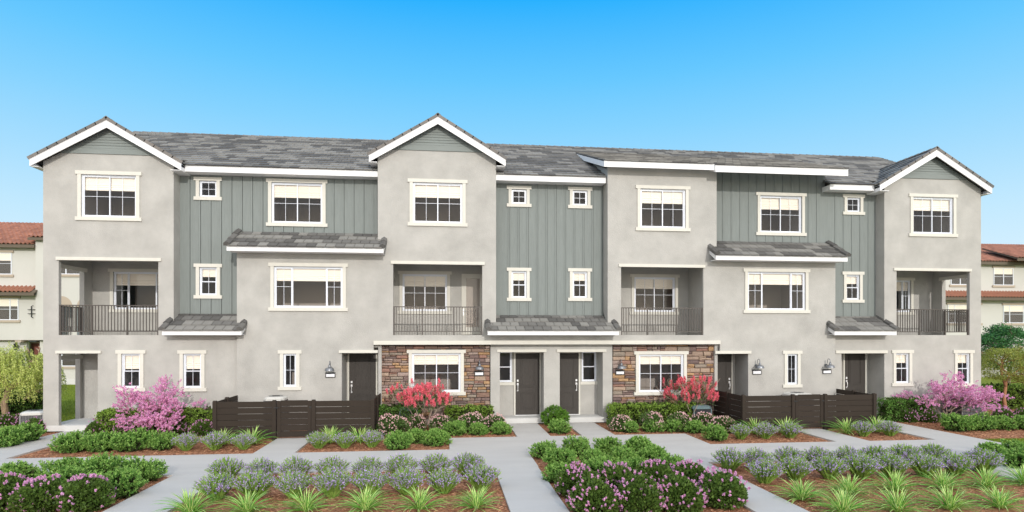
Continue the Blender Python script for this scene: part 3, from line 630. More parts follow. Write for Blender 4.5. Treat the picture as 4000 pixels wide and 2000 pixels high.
# ------------------------------------------------------------------ roof tiles
TW, TX, TT = .325, .355, .038
def tile_box():
    b = MB(); w = TW / 2 - .007; pts = [(-w, 0), (w, 0), (w, .41), (-w, .41)]
    vs = [(x, y, 0) for x, y in pts] + [(x, y, TT) for x, y in pts]; b.v = vs
    b.f = [(0, 3, 2, 1), (4, 5, 6, 7), (0, 1, 5, 4), (1, 2, 6, 5), (2, 3, 7, 6), (3, 0, 4, 7)]; b.m = [0] * 6; return b
TILE = {}
def tile_mesh(k):
    if k not in TILE:
        b = tile_box(); me = bpy.data.meshes.new('roof_tile'); me.from_pydata(b.v, [], b.f); me.materials.append(M[k]); TILE[k] = me
    return TILE[k]
def slope_tiles(org, u, s, W_, L_, seed, parent, nsingle=10**6, clip=None, tw=TW, exp=TX, stuff_name='roof_tiles'):
    """courses of flat tiles on a plane: org = eave corner, u along the eave, s up the slope. The lowest nsingle rows are single objects."""
    rnd = random.Random(seed); u = Vector(u).normalized(); s = Vector(s).normalized(); n = u.cross(s); tilt = math.atan(TT / exp * .9)
    rows = int(math.ceil(L_ / exp)); SB = MB(); tb = tile_box()
    for r_ in range(rows):
        x = -tw * (r_ % 2) * .5; tone = 'M'; run = 0
        while x < W_ - .05:
            if run <= 0: tone = rnd.choices('LMD', (4, 3, 3))[0]; run = rnd.choice((1, 1, 2, 2, 3))
            run -= 1
            xa_, xb_ = max(x, 0), min(x + tw, W_); sc = (xb_ - xa_) / tw
            if sc < .12: x += tw; continue
            lenr = min(1.0, (L_ - r_ * exp + .02) / .41)
            o = Vector(org) + u * ((xa_ + xb_) / 2) + s * (r_ * exp - .03) + n * (.012 + rnd.uniform(-.002, .003))
            if clip and not clip(o + s * .18): x += tw; continue
            s2 = (s * math.cos(-tilt) + n * math.sin(-tilt)); n2 = u.cross(s2); o = o + n * TT * .95
            T = Matrix(((u.x * sc, s2.x * lenr, n2.x, o.x), (u.y * sc, s2.y * lenr, n2.y, o.y), (u.z * sc, s2.z * lenr, n2.z, o.z), (0, 0, 0, 1)))
            if r_ < nsingle: link('roof_tile', tile_mesh('tile' + tone), parent, mw=T)
            else:
                i = len(SB.v); SB.v += [tuple(T @ Vector(p)) for p in tb.v]
                for q in tb.f: SB.f.append(tuple(i + k for k in q)); SB.m.append('LMD'.index(tone))
            x += tw
    if SB.v: SB.build(stuff_name, ['tileLi', 'tileMi', 'tileDi'], parent, kind='stuff')
MAIN = [(XW + .1, -.02, 9.39), 5.88, .5]
# main roof: deck, both slopes, fascia
xl_, xr_ = XW - .15, XE - .05
ze0 = 9.37; zr0 = ze0 + .5 * 5.88
b = MB()
for xa, xb, yf in ((xl_, X6, .17), (X6, XSH, .66), (XSH, xr_, .17)):
    b.prism([(xa, yf, ze0 + .5 * yf), (xa, 5.88, zr0), (xa, 11.9, ze0 - .06), (xa, 11.9, ze0 - .16), (xa, 5.88, zr0 - .1), (xa, yf, ze0 + .5 * yf - .1)], (xb - xa, 0, 0))
RF = b.build('roof', 'felt', H)
def in_gables(p):
    if p.y < .45 and (p.x < X1 + .3 or p.x > X8 - .3): return False
    if p.y < .45 and X3 < p.x < X4: return False      # hidden under the gable and shed roofs: leave those tiles out
    for (s, xa, za, ex, ez, Yf, yb_, pitch) in GR:
        if (p.x - xa) * s > 0 and abs(p.x - xa) < abs(ex - xa) - .25 and p.y < yb_ + .3 and za - pitch * abs(p.x - xa) > p.z + .1: return False
    if X5 + .1 < p.x < XSH - .1 and 9.84 + (p.y + .65) * .353 > p.z + .15: return False
    return True
cs = math.cos(math.atan(.5)); LM = 5.88 / cs
def main_clip(p): return in_gables(p)
slope_tiles((xl_, -.02, ze0), (1, 0, 0), (0, cs, cs * .5), xr_ - xl_, LM, 5, RF, 1, main_clip)
slope_tiles((xr_, 11.9, ze0 - .05), (-1, 0, 0), (0, -cs, cs * .5), xr_ - xl_, LM, 6, RF, 0)
# shed roof
p3 = .353; c3 = math.cos(math.atan(p3))
def shed(x0, x1, y0, z0, y1, seed, bh=.2):
    z1 = z0 + (y1 - y0) * p3
    b = MB(); b.prism([(x0, y0 + .02, z0 - .02), (x0, y1, z1 - .02), (x0, y1, z1 - .12), (x0, y0 + .02, z0 - .12)], (x1 - x0, 0, 0)); SR = b.build('shed_roof', 'felt', H)
    slope_tiles((x0, y0 - .02, z0 - .01), (1, 0, 0), (0, c3, c3 * p3), x1 - x0, (y1 - y0) / c3, seed, SR, 0)
    box('fascia', 'fascia', H, x0 - .01, x1 + .01, y0, y0 + .03, z0 - bh, z0 + .0); box('drip_edge', 'fascia', H, x0 - .015, x1 + .015, y0 - .012, y0 + .05, z0 + .001, z0 + .018)
    for xx in (x0 - .01, x1 - .02):
        b = MB(); b.prism([(xx, y0 + .031, z0 - bh), (xx, y0 + .031, z0), (xx, y1, z1), (xx, y1, z1 - bh)], (.03, 0, 0)); b.build('barge_board', 'fascia', H)
    b = MB(); b.prism([(x0 + .02, y0 + .03, z0 - bh + .01), (x1 - .02, y0 + .03, z0 - bh + .01), (x1 - .02, y0 + 1.35, z0 - bh + .01 + 1.32 * p3), (x0 + .02, y0 + 1.35, z0 - bh + .01 + 1.32 * p3)], (0, 0, .02)); b.build('soffit_board', 'fascia', H)
    return SR
shed(5.89, 10.16, -.65, 9.83, 4.42, 21); shed(10.18, 15.54, -.75, 9.775, 4.4, 22, .24)
# eave fascias between the gables, with soffits
for (xa, xb) in ((FX(722, 0), X3), (X4, FX(2366.5, 0)), (FX(3244.5, 0), FX(3415, 0))):
    box('fascia', 'fascia', H, xa, xb, 0, .03, 9.18, 9.375); box('drip_edge', 'fascia', H, xa, xb, -.014, .05, 9.376, 9.394)
    box('soffit_board', 'fascia', H, xa + .001, xb - .001, .031, .499, 9.19, 9.21)
x_ = FX(3244.5, 0); box('barge_board', 'fascia', H, x_ - .03, x_ - .001, .0, .6, 9.18, 9.375)
# awning roofs
def awning(pxl, pxr, Yf, pyt, pyb, pytop, pxtop, Ytop, seed, wl, ll):
    a = F(pxl, pyt, Yf); xr = FX(pxr, Yf); zt = a[1]; zb = F(pxl, pyb, Yf)[1]; ztop = F(pxtop, pytop, Ytop)[1]; p = (ztop - zt) / (Ytop - Yf); c = math.cos(math.atan(p)); x0, x1 = a[0], xr
    b = MB(); b.prism([(x0 + .03, Yf + .02, zt - .02), (x0 + .03, Ytop, ztop - .04), (x0 + .03, Ytop, ztop - .14), (x0 + .03, Yf + .02, zt - .12)], (x1 - x0 - .06, 0, 0)); A = b.build('porch_roof', 'felt', H)
    slope_tiles((x0 + .05, Yf - .03, zt - .01), (1, 0, 0), (0, c, c * p), x1 - x0 - .1, (Ytop - Yf) / c, seed, A, exp=.375, tw=.33)
    b = MB(); b.box(x0, x1, Yf, Yf + .03, zb, zt); b.build('fascia', 'fascia', A); b = MB(); b.box(x0 - .01, x1 + .01, Yf - .014, Yf + .04, zt + .001, zt + .018); b.build('drip_edge', 'fascia', A)
    yw = Yf + .6
    for xx in (x0, x1 - .03):
        b = MB(); b.prism([(xx, Yf + .031, zb), (xx, Yf + .031, zt), (xx, Ytop, ztop - .01), (xx, Ytop, ztop - .2)], (.03, 0, 0)); b.build('barge_board', 'fascia', A)
    b = MB(); b.box(x0 + .03, x1 - .03, Yf + .03, yw, zb + .01, zb + .03); b.build('soffit_board', 'fascia', A)
    # rake caps: angular barrel pieces stepping up each side
    n_ = 3; L_ = (Ytop - Yf) / c / n_ + .05
    for xx in (x0 + .03, x1 - .03):
        for k in range(n_):
            o = Vector((xx, Yf - .08 + (Ytop - Yf) / n_ * k, zt + .03 + (ztop - zt) / n_ * k)); s_ = Vector((0, c, c * p)); u = Vector((1, 0, 0)); n = u.cross(s_)
            lift = .02
            ring = [(-.11, -.05), (-.10, .05), (0, .11), (.10, .05), (.11, -.05)]
            pts0 = [o + u * q * 1.0 + n * (t + lift + .02) for q, t in ring]; b = MB(); i = 0
            b.v = [tuple(q) for q in pts0] + [tuple(q + s_ * L_ - n * (lift + .02)) for q in pts0]
            b.f = [(4, 3, 2, 1, 0), (5, 6, 7, 8, 9)] + [(q, (q + 1) % 5, (q + 1) % 5 + 5, q + 5) for q in range(5)]; b.m = [0] * 7
            b.build('rake_cap', 'tileM' if (k + seed) % 2 else 'tileD', A)
awning(632.5, 943, -.55, 1293.5, 1309, 1231.5, 760, YS, 31, 0, 0); awning(885, 1498, -.72, 963, 979, 911, 1050, YS, 32, 0, 0); awning(1905, 2417.8, -.72, 1293.5, 1309, 1236, 2100, YS, 33, 0, 0)
awning(2796.5, 3311, -.72, 998, 1014.5, 948, 2900, YS, 34, 0, 0); awning(3260, 3503, -.55, 1294, 1309, 1241, 3300, YS, 35, 0, 0)
# gable roof slopes (tiled), rake tiles, ridge caps
def capline(p0, p1, upv=Vector((0, 0, 1)), w=.10, name='ridge_cap', L0=.36):
    p0, p1 = Vector(p0), Vector(p1); d = p1 - p0; n_ = int(d.length / L0) + 1; s = d.normalized(); u = s.cross(upv).normalized(); n = u.cross(s); st = d.length / n_
    me = None
    for k in range(n_):
        o = p0 + s * (st * k); ring = [(-w, -.035), (0, .035), (w, -.035), (w * .9, -.055), (0, .01), (-w * .9, -.055)]
        if me is None:
            vs = [(q, 0, t + .022) for q, t in ring] + [(q, st + .03, t) for q, t in ring]; fs = [(5, 4, 1, 0), (4, 3, 2, 1), (6, 7, 10, 11), (7, 8, 9, 10)] + [(q, (q + 1) % 6, (q + 1) % 6 + 6, q + 6) for q in range(6)]
            me = bpy.data.meshes.new(name); me.from_pydata(vs, [], fs); me.materials.append(M['cap'])
        link(name, me, RF, mw=Matrix(((u.x, s.x, n.x, o.x), (u.y, s.y, n.y, o.y), (u.z, s.z, n.z, o.z), (0, 0, 0, 1))))
capline((xl_ + .3, 5.88, zr0 + .06), (xr_, 5.88, zr0 + .06))
capline((xr_ + .02, .3, ze0 + .2), (xr_ + .02, 5.88, zr0 + .05))
for (s, xa, za, ex, ez, Yf, yb_, pitch) in GR:
    cg = math.cos(math.atan(pitch)); up = Vector((-s * cg, 0, pitch * cg)); hw = abs(ex - xa)
    # eave corner chosen so that u x s points up
    if s < 0: org = (ex, yb_, ez); u = (0, -1, 0)
    else: org = (ex, Yf + .03, ez); u = (0, 1, 0)
    slope_tiles(org, u, up, yb_ - Yf - .03, hw / cg, 50 + s, RF, 0)
    nk = 8; n = Vector((s * pitch * cg, 0, cg))
    for k in range(nk):      # rake tiles over the barge board
        o = Vector((ex + s * .03, Yf - .035, ez)) + up * (hw / cg * k / nk); ll = hw / cg / nk + .03
        b = MB(); T = Matrix(((up.x, 0, n.x, o.x), (up.y, 1, n.y, o.y), (up.z, 0, n.z, o.z), (0, 0, 0, 1)))
        b.box(0, ll, 0, .17, .045 , .085, T=T); b.box(0, ll, 0, .022, -.012, .045, T=T)
        for j in (4, 5, 6, 7): pass
        b.build('rake_tile', 'cap', RF)
    if s < 0: capline((xa, Yf - .03, za + .09), (xa, yb_, za + .09))

# ------------------------------------------------------------------ stones, lamps, plaques done as things of their own
def lamp(px, py_rim, Y, lab):
    x, z = F(px, py_rim, Y - .28); t = thing('wall_lamp', lab, 'wall lamp', (x, Y, z), 0, 'barn lamps by the entries')
    b = MB(); yc = -.28
    b.lathe([(.165, 0), (.165, .012), (.155, .05), (.135, .095), (.06, .125), (.045, .14), (.04, .20), (.025, .215), (0, .215)], (0, yc, 0), 20); b.lathe([(.160, .004), (.12, .085), (0, .11)], (0, yc, 0), 20); b.build('lamp_shade', 'zinc', t, smooth=False)
    b = MB(); b.tube([(0, yc, .20), (0, yc, .27), (0, yc + .02, .32), (0, yc + .07, .35), (0, yc + .13, .34), (0, yc + .17, .29), (0, yc + .18, .2), (0, yc + .2, .12), (0, -.01, .09)], .012, 8); b.build('arm', 'zinc', t, smooth=True)
    b = MB(); b.tube([(0, -.03, .09), (0, 0, .09)], .055, 14); b.build('mounting_plate', 'zinc', t)
def plaque(px0, px1, py0, py1, Y, lab):
    a = F(px0, py0, Y - .03); c = F(px1, py1, Y - .03); w_ = FX(px1, Y - .03) - a[0]; h = a[1] - F(px0, py1, Y - .03)[1]
    t = thing('address_plaque', lab, 'address sign', (a[0], Y, a[1] - h), 0, 'blank lit address plaques by the entries')
    b = MB(); b.box(0, w_, -.03, 0, 0, h); b.build('housing', 'black', t); b = MB(); b.box(.027, w_ - .027, -.034, -.031, .027, h - .055); b.build('sign_face', 'signface', t)
lamp(1287, 1448.5, YM, 'galvanised barn lamp left of the leftmost brown door, over beige stucco'); lamp(1873.5, 1443, .1, 'galvanised barn lamp on the left stone wall, right of its window')
lamp(2428, 1440, .1, 'galvanised barn lamp on the right stone wall, left of its window'); lamp(2968, 1438, YM, 'galvanised barn lamp just right of the second recessed door from the right'); lamp(3243, 1436.5, YM, 'galvanised barn lamp just left of the rightmost brown door')
plaque(1271, 1310, 1455, 1475, YM, 'blank white plaque in black frame under the leftmost barn lamp'); plaque(1853.8, 1890, 1449, 1468, .08, 'blank white plaque under the lamp on the left stone wall')
plaque(2405, 2439.7, 1445.6, 1464, .08, 'blank white plaque under the lamp on the right stone wall'); plaque(2940, 2975, 1443.6, 1463, YM, 'blank white plaque on stucco beside the slim window, on its left'); plaque(3214, 3248, 1442, 1460.5, YM, 'blank white plaque on stucco, rightmost, left of the rightmost door')
# EOF_PART1

# ------------------------------------------------------------------ front yard fences
def fence(pts, gate, lab, ptops=1.25):
    """pts: corner points; gate = (segment, t0, t1)"""
    Fc = thing('yard_fence', lab, 'fence', (0, 0, 0), 0, 'low board fences round the front yards')
    pm = MB(); pm.box(-.06, .06, -.06, .06, -.05, 1.22); pm.v += []; 
    i = len(pm.v); r = .045
    pm.v += [(-.06, -.06, 1.22), (.06, -.06, 1.22), (.06, .06, 1.22), (-.06, .06, 1.22), (-r, -r, 1.255), (r, -r, 1.255), (r, r, 1.255), (-r, r, 1.255)]
    for q in ((4, 5, 6, 7), (0, 1, 5, 4), (1, 2, 6, 5), (2, 3, 7, 6), (3, 0, 4, 7)): pm.f.append(tuple(i + k for k in q)); pm.m.append(0)
    pme = None; BH, GP = .186, .013
    def post(x, y):
        nonlocal pme
        if pme is None: pme = pm.build('post', 'fence', Fc).data; Fc.children[-1].location = (x, y, 0)
        else: link('post', pme, Fc, (x, y, 0))
    def boards(p, q, parent, z0=.03, n=6):
        p, q = Vector(p), Vector(q); d = q - p; Lh = d.length; T = Matrix.Translation((p.x, p.y, 0)) @ Matrix.Rotation(math.atan2(d.y, d.x), 4, 'Z')
        for k in range(n):
            b = MB(); z = z0 + k * (BH + GP); b.box(.0, Lh, -.016, .016, z, z + BH, T=T); b.build('board', 'fence', parent)
    for si, (p, q) in enumerate(zip(pts[:-1], pts[1:])):
        P, Q = Vector((*p, 0)), Vector((*q, 0)); d = (Q - P).normalized()
        cuts = [P]
        if gate and gate[0] == si:
            g0, g1 = P + d * gate[1], P + d * gate[2]
            boards(P + d * .06, g0 - d * .06, Fc); boards(g1 + d * .06, Q - d * .06, Fc); post(*g0.xy); post(*g1.xy)
            a, c = g0 + d * .09, g1 - d * .075
            g = MB(); T = Matrix.Translation((a.x, a.y, 0)) @ Matrix.Rotation(math.atan2(d.y, d.x), 4, 'Z'); gl = (c - a).length
            g.box(0, .11, -.03, .03, .06, 1.22, T=T); g.box(gl - .11, gl, -.03, .03, .06, 1.22, T=T); GT = g.build('gate', 'fence', Fc)
            boards(a + d * .11, c - d * .11, GT, z0=.06)
            for zz in (.17, .99):
                h = MB(); h.box(gl - .06, gl + .06, -.045, -.031, zz, zz + .05, T=T); h.build('hinge', 'black', GT)
            h = MB(); h.box(-.09, .04, -.075, -.06, .99, 1.03, T=T); h.tube([T @ Vector((-.02, -.07, 1.01)), T @ Vector((.09, -.04, 1.01))], .008, 5); h.build('latch', 'black', GT)
        else:
            n = 2 if (Q - P).length > 1.6 else 1; 
            for k in range(n):
                A, B_ = P + (Q - P) * k / n, P + (Q - P) * (k + 1) / n; boards(A + d * .06, B_ - d * .06, Fc)
                if k: post(*A.xy)
        if si > 0: post(*p)
    return Fc
YF = -2.45
fence([(FX(930, YM), YM - .02), (FX(840, YF), YF), (FX(1455.5, YF), YF), (FX(1487, .05), .05)], (1, FX(1071.5, YF) - FX(840, YF), FX(1225, YF) - FX(840, YF)), 'brown board fence with gate round the left front yard')
fence([(FX(2787, .05), .05), (FX(2904, YF), YF), (FX(3414, YF), YF), (FX(3263, YL), YL - .02)], (1, FX(3097, YF) - FX(2904, YF), FX(3223, YF) - FX(2904, YF)), 'brown board fence with gate round the right front yard')

# ------------------------------------------------------------------ air conditioners
def ac(x, y, z, s, h, lab, teal=False, rz=0.0):
    t = thing('air_conditioner', lab, 'air conditioner', (x, y, z), rz, 'outdoor air conditioner units'); c = s / 2
    box('pad', 'porch', t, -c - .05, c + .05, -c - .05, c + .05, -.05, .04); box('coil', 'acdark', t, -c + .05, c - .05, -c + .05, c - .05, .06, h - .14)
    b = MB()
    for sx_ in (-1, 1):
        for sy_ in (-1, 1): b.box(sx_ * c - .04 * (sx_ > 0), sx_ * c + .04 * (sx_ < 0), sy_ * c - .04 * (sy_ > 0), sy_ * c + .04 * (sy_ < 0), .04, h - .12)
    b.build('corner_post', 'acteal' if teal else 'acgrille', t, kind='stuff')
    b = MB(); n = 16
    for k in range(1, n):
        q = -c + s * k / n
        for sg in (-1, 1): b.box(q - .006, q + .006, sg * (c - .02) - .005, sg * (c - .02) + .005, .06, h - .12); b.box(sg * (c - .02) - .005, sg * (c - .02) + .005, q - .006, q + .006, .06, h - .12)
    for k in range(1, 12):
        z_ = .06 + (h - .18) * k / 12
        for sg in (-1, 1): b.box(-c + .03, c - .03, sg * (c - .012) - .003, sg * (c - .012) + .003, z_ - .004, z_ + .004); b.box(sg * (c - .012) - .003, sg * (c - .012) + .003, -c + .03, c - .03, z_ - .004, z_ + .004)
    b.build('grille', 'acdark' if teal else 'acgrille', t, kind='stuff')
    b = MB(); r = c + .01; q = .09
    def oct_(r_, z_): return [(-r_ + q, -r_, z_), (r_ - q, -r_, z_), (r_, -r_ + q, z_), (r_, r_ - q, z_), (r_ - q, r_, z_), (-r_ + q, r_, z_), (-r_, r_ - q, z_), (-r_, -r_ + q, z_)]
    rings = [oct_(r - .02, h - .14), oct_(r, h - .13), oct_(r, h - .06), oct_(r - .06, h - .015), oct_(r - .14, h)]
    for R_ in rings: b.v += R_
    for k in range(4):
        for j in range(8): b.f.append((k * 8 + j, k * 8 + (j + 1) % 8, k * 8 + 8 + (j + 1) % 8, k * 8 + 8 + j)); b.m.append(0)
    b.f.append(tuple(range(32, 40))); b.m.append(0); b.build('top_cover', 'acteal' if teal else 'acwhite', t)
    b = MB(); b.lathe([(.24, .002), (.24, .012), (.22, .012)], (0, 0, h), 20)
    for rr in (.08, .13, .18): b.lathe([(rr, .004), (rr, .010), (rr + .012, .010), (rr + .012, .004)], (0, 0, h), 20)
    b.build('fan_grille', 'acgrille', t); b = MB(); b.lathe([(0, .02), (.11, .02), (.12, .003)], (0, 0, h), 16); b.build('fan_cap', 'black', t)
def acat(px0, px1, pyt, Y, lab, teal=False, s=.8, h=None, rz=0.0):
    x0, z = F(px0, pyt, Y - s / 2); x1 = FX(px1, Y - s / 2); ac((x0 + x1) / 2, Y, 0, abs(x1 - x0) / (1.0 if not rz else 1.25), h or max(.7, min(1.25, z)), lab, teal, rz)
acat(54, 160, 1612, .3, 'white topped air conditioner behind lilac bushes at the left edge', rz=R(14)); acat(1026, 1104, 1552, -1.0, 'air conditioner behind the left yard fence, top showing'); acat(3097, 3180, 1538, -1.0, 'air conditioner behind the right yard fence, top showing')
acat(1560, 1635, 1592, -.5, 'dark teal air conditioner behind the left red flowering tree', True); acat(2712, 2783, 1592, -.5, 'dark teal air conditioner behind the right red flowering tree', True); acat(3752, 3838, 1540, -.6, 'tall air conditioner against the wall behind the right pink tree')

# ------------------------------------------------------------------ plants
def rdir(rng, n):
    v = rng.normal(size=(n, 3)); return v / np.linalg.norm(v, axis=1, keepdims=True)
def leaves(P, D, ln, wd, rng, droop=0.0):
    """diamond leaves: base P, direction D (unit), length ln, width wd (arrays ok)"""
    n = len(P); ln = np.broadcast_to(np.asarray(ln, float), (n,))[:, None]; wd = np.broadcast_to(np.asarray(wd, float), (n,))[:, None]
    r = rdir(rng, n); S_ = np.cross(D, r); S_ /= np.linalg.norm(S_, axis=1, keepdims=True) + 1e-9; N_ = np.cross(S_, D)
    tip = P + D * ln; tip[:, 2] -= droop * ln[:, 0]; mid = P + D * ln * .5 + N_ * ln * .08
    return np.stack([P, mid + S_ * wd / 2, tip, mid - S_ * wd / 2], axis=1)
def lumpy(rng, n, a, b_, c, zc, lumps=9, amp=.16, zmin=0.03, shell=.75):
    d = rdir(rng, n); d[:, 2] = np.abs(d[:, 2]) * np.where(rng.random(n) < .8, 1, -.5); L_ = rdir(rng, lumps)
    k = 1 + amp * (np.max(d @ L_.T, axis=1) ** 6 * 2 - 1); r = rng.uniform(shell, 1.0, n) ** .7
    P = d * np.array([a, b_, c]) * (k * r)[:, None]; P[:, 2] += zc; P[:, 2] = np.maximum(P[:, 2], zmin); return P, d
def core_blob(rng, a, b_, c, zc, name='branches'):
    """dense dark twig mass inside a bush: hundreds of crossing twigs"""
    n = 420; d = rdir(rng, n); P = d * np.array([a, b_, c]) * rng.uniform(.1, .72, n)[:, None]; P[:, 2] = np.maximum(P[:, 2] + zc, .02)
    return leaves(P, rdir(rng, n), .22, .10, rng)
def set_mesh(name, arrs, mats):
    V = np.concatenate(arrs); mi = np.concatenate([np.full(len(a), i) for i, a in enumerate(arrs)]); return quads_mesh(name, V, mats, mi)
def tilt_dirs(rng, d, up, jit): 
    v = d + np.array([0, 0, up]) + rng.normal(size=d.shape) * jit; return v / np.linalg.norm(v, axis=1, keepdims=True)
VAR = {}
def variants(kind, fn, n=3):
    if kind not in VAR: VAR[kind] = [fn(np.random.default_rng(100 + 17 * i + sum(map(ord, kind)))) for i in range(n)]
    return VAR[kind]
def g_shrub(rng):      # rounded green shrub: sprigs of small leaves with highlights put into paler tip leaves
    P, d = lumpy(rng, 300, .41, .41, .37, .12, 7, .28, .04, .55); D = tilt_dirs(rng, d, .75, .22); m = 22; ln = rng.uniform(.09, .17, len(P))
    t = rng.uniform(0, 1, (len(P), m)); base = P[:, None, :] + D[:, None, :] * (t * ln[:, None])[:, :, None]; LD = np.repeat(D[:, None, :], m, 1) * .7 + rng.normal(size=(len(P), m, 3)) * .62
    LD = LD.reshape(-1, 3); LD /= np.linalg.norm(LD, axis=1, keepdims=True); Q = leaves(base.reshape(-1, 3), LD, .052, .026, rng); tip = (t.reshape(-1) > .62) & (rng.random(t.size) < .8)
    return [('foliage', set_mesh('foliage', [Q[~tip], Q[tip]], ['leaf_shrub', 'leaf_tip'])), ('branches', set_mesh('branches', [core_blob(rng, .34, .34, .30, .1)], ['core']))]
def clusters(rng, C, D, m, rad, size, along=1.6):
    off = rdir(rng, len(C) * m).reshape(len(C), m, 3) * rng.uniform(.2, 1, (len(C), m, 1)) * rad; t = rng.uniform(-.5, .9, (len(C), m, 1)) * rad * along; off = off * (1 - .35 * (t / rad / along + .5)) + D[:, None, :] * t
    P = (C[:, None, :] + off).reshape(-1, 3); N = rdir(rng, len(P)); return leaves(P - N * size / 2, N, size, size * .8, rng)
def g_lilac(rng):
    P, d = lumpy(rng, 4200, .45, .45, .45, .18, 10, .12, .03, .72); D = tilt_dirs(rng, d, .1, .6)
    n = 88; F_, fd = lumpy(rng, n, .49, .49, .49, .19, 10, .10, .08, .95); fd = tilt_dirs(rng, fd, .6, .2)
    fl = clusters(rng, F_, fd, 26, .032, .026, 1.1)
    return [('foliage', set_mesh('foliage', [leaves(P, D, .065, .045, rng)], ['leaf_lilac'])), ('flowers', set_mesh('flowers', [fl], ['fl_lilac'])), ('branches', set_mesh('branches', [core_blob(rng, .40, .40, .38, .18)], ['core']))]
def g_pale(rng):
    P, d = lumpy(rng, 3200, .50, .45, .42, .18, 9, .15, .03, .7); D = tilt_dirs(rng, d, .3, .6)
    n = 230; F_, fd = lumpy(rng, n, .53, .48, .46, .18, 9, .15, .1, .94); fl = clusters(rng, F_, fd, 8, .024, .036, .4)
    return [('foliage', set_mesh('foliage', [leaves(P, D, .06, .028, rng)], ['leaf_pp'])), ('flowers', set_mesh('flowers', [fl], ['fl_pp'])), ('branches', set_mesh('branches', [core_blob(rng, .42, .40, .36, .16)], ['core']))]
def g_ball(rng):
    P, d = lumpy(rng, 330, .46, .46, .48, .22, 12, .1, .05, .85); D = tilt_dirs(rng, d, .45, .15); m = 16; t = rng.uniform(0, 1, (len(P), m))
    base = P[:, None, :] + D[:, None, :] * (t * .10)[:, :, None]; LD = np.repeat(D[:, None, :], m, 1) * .6 + rng.normal(size=(len(P), m, 3)) * .7; LD = LD.reshape(-1, 3); LD /= np.linalg.norm(LD, axis=1, keepdims=True)
    return [('foliage', set_mesh('foliage', [leaves(base.reshape(-1, 3), LD, .07, .022, rng)], ['leaf_ball'])), ('branches', set_mesh('branches', [core_blob(rng, .42, .42, .42, .2)], ['core']))]
def arcs(rng, n, rb, reach, hgt, seg):
    """outward leaning stems as point rows (n, seg+1, 3)"""
    a = rng.uniform(0, 2 * np.pi, n); k = np.sqrt(rng.uniform(0, 1, n)); bx = np.cos(a) * rb * k; by = np.sin(a) * rb * k
    R_ = reach * k * rng.uniform(.8, 1.15, n); Hh = hgt * (1 - .35 * k ** 2) * rng.uniform(.8, 1.12, n); t = np.linspace(0, 1, seg + 1)[None, :]
    a2 = a + rng.normal(size=n) * .15; x = bx[:, None] + (np.cos(a2) * R_)[:, None] * t ** 1.1; y = by[:, None] + (np.sin(a2) * R_)[:, None] * t ** 1.1; z = Hh[:, None] * (1.25 * t - .25 * t * t)
    return np.stack([x, y, z + .0 * x], -1)
def g_lav(rng):       # upright narrow stems, the upper half of most set with small lilac flowers
    A = arcs(rng, 250, .10, .35, .54, 6); n = len(A); arr = []
    th = rng.uniform(0, np.pi, n); sd = np.stack([np.cos(th), np.sin(th), 0 * th], -1)
    for k in range(6):
        w0, w1 = [.006, .013, .017, .017, .014, .009, .002][k:k + 2]; arr.append(np.stack([A[:, k] - sd * w0, A[:, k] + sd * w0, A[:, k + 1] + sd * w1, A[:, k + 1] - sd * w1], 1))
    m = 9; t = rng.uniform(.15, .9, (n, m)); i0 = np.floor(t * 6).astype(int); fr_ = (t * 6 - i0)[..., None]; rows = np.arange(n)[:, None]; P = A[rows, i0] * (1 - fr_) + A[rows, i0 + 1] * fr_
    dd = A[rows, i0 + 1] - A[rows, i0]; dd /= np.linalg.norm(dd, axis=-1, keepdims=True); LD = (dd + rng.normal(size=dd.shape) * .22).reshape(-1, 3); LD /= np.linalg.norm(LD, axis=1, keepdims=True)
    nl = leaves(P.reshape(-1, 3), LD, .07, .014, rng)
    sel = rng.random(n) < .66; B = A[sel]; nb = len(B); m = 11; t0 = rng.uniform(.45, .68, (nb, 1)); t = t0 + (1 - t0) * rng.random((nb, m)); i0 = np.minimum(np.floor(t * 6).astype(int), 5); fr_ = (t * 6 - i0)[..., None]; rows = np.arange(nb)[:, None]
    P = (B[rows, i0] * (1 - fr_) + B[rows, i0 + 1] * fr_).reshape(-1, 3) + rng.normal(size=(nb * m, 3)) * .008; N = rdir(rng, len(P)); fl = leaves(P, N, .027, .021, rng)
    return [('foliage', set_mesh('foliage', [np.concatenate(arr + [nl])], ['stem_lav'])), ('flowers', set_mesh('flowers', [fl], ['fl_lav']))]
def plant(kind, name, fn, x, y, z, s, rz, label, cat, group, nvar=3, sz=1.0):
    vs = variants(kind, fn, nvar); k = (int(abs(x) * 7.3) + int(abs(y) * 3.1)) % nvar
    t = thing(name, label, cat, (x, y, z), rz, group, (s, s, s * sz))
    for nm, me in vs[k]: link(nm, me, t, kind='stuff' if nm != 'branches' else 'stuff')
    return t
prnd = random.Random(11)
GZ = -.05
def at(px, py): x, y = G(px, py, GZ); return x, y
ORD = ['first', 'second', 'third', 'fourth', 'fifth', 'sixth', 'seventh', 'eighth', 'ninth', 'tenth', 'eleventh', 'twelfth']
def row(kind, name, fn, pts, lab, cat, group, s=1.0, sz=1.0, nvar=3):
    """pts: (px, base py[, scale]); label pattern with {o} the ordinal from the left"""
    for i, p in enumerate(pts):
        x, y = at(p[0], p[1]); q = p[2] if len(p) > 2 else 1.0
        plant(kind, name, fn, x, y + .0, GZ, s * q * prnd.uniform(.95, 1.06), prnd.uniform(0, 6.28), lab.format(o=ORD[i]) if '{o}' in lab else lab, cat, group, nvar, sz)
GS, GL, GV = 'rounded green shrubs in the planting beds', 'lilac flowering shrubs in the beds', 'lavender clumps in the beds'
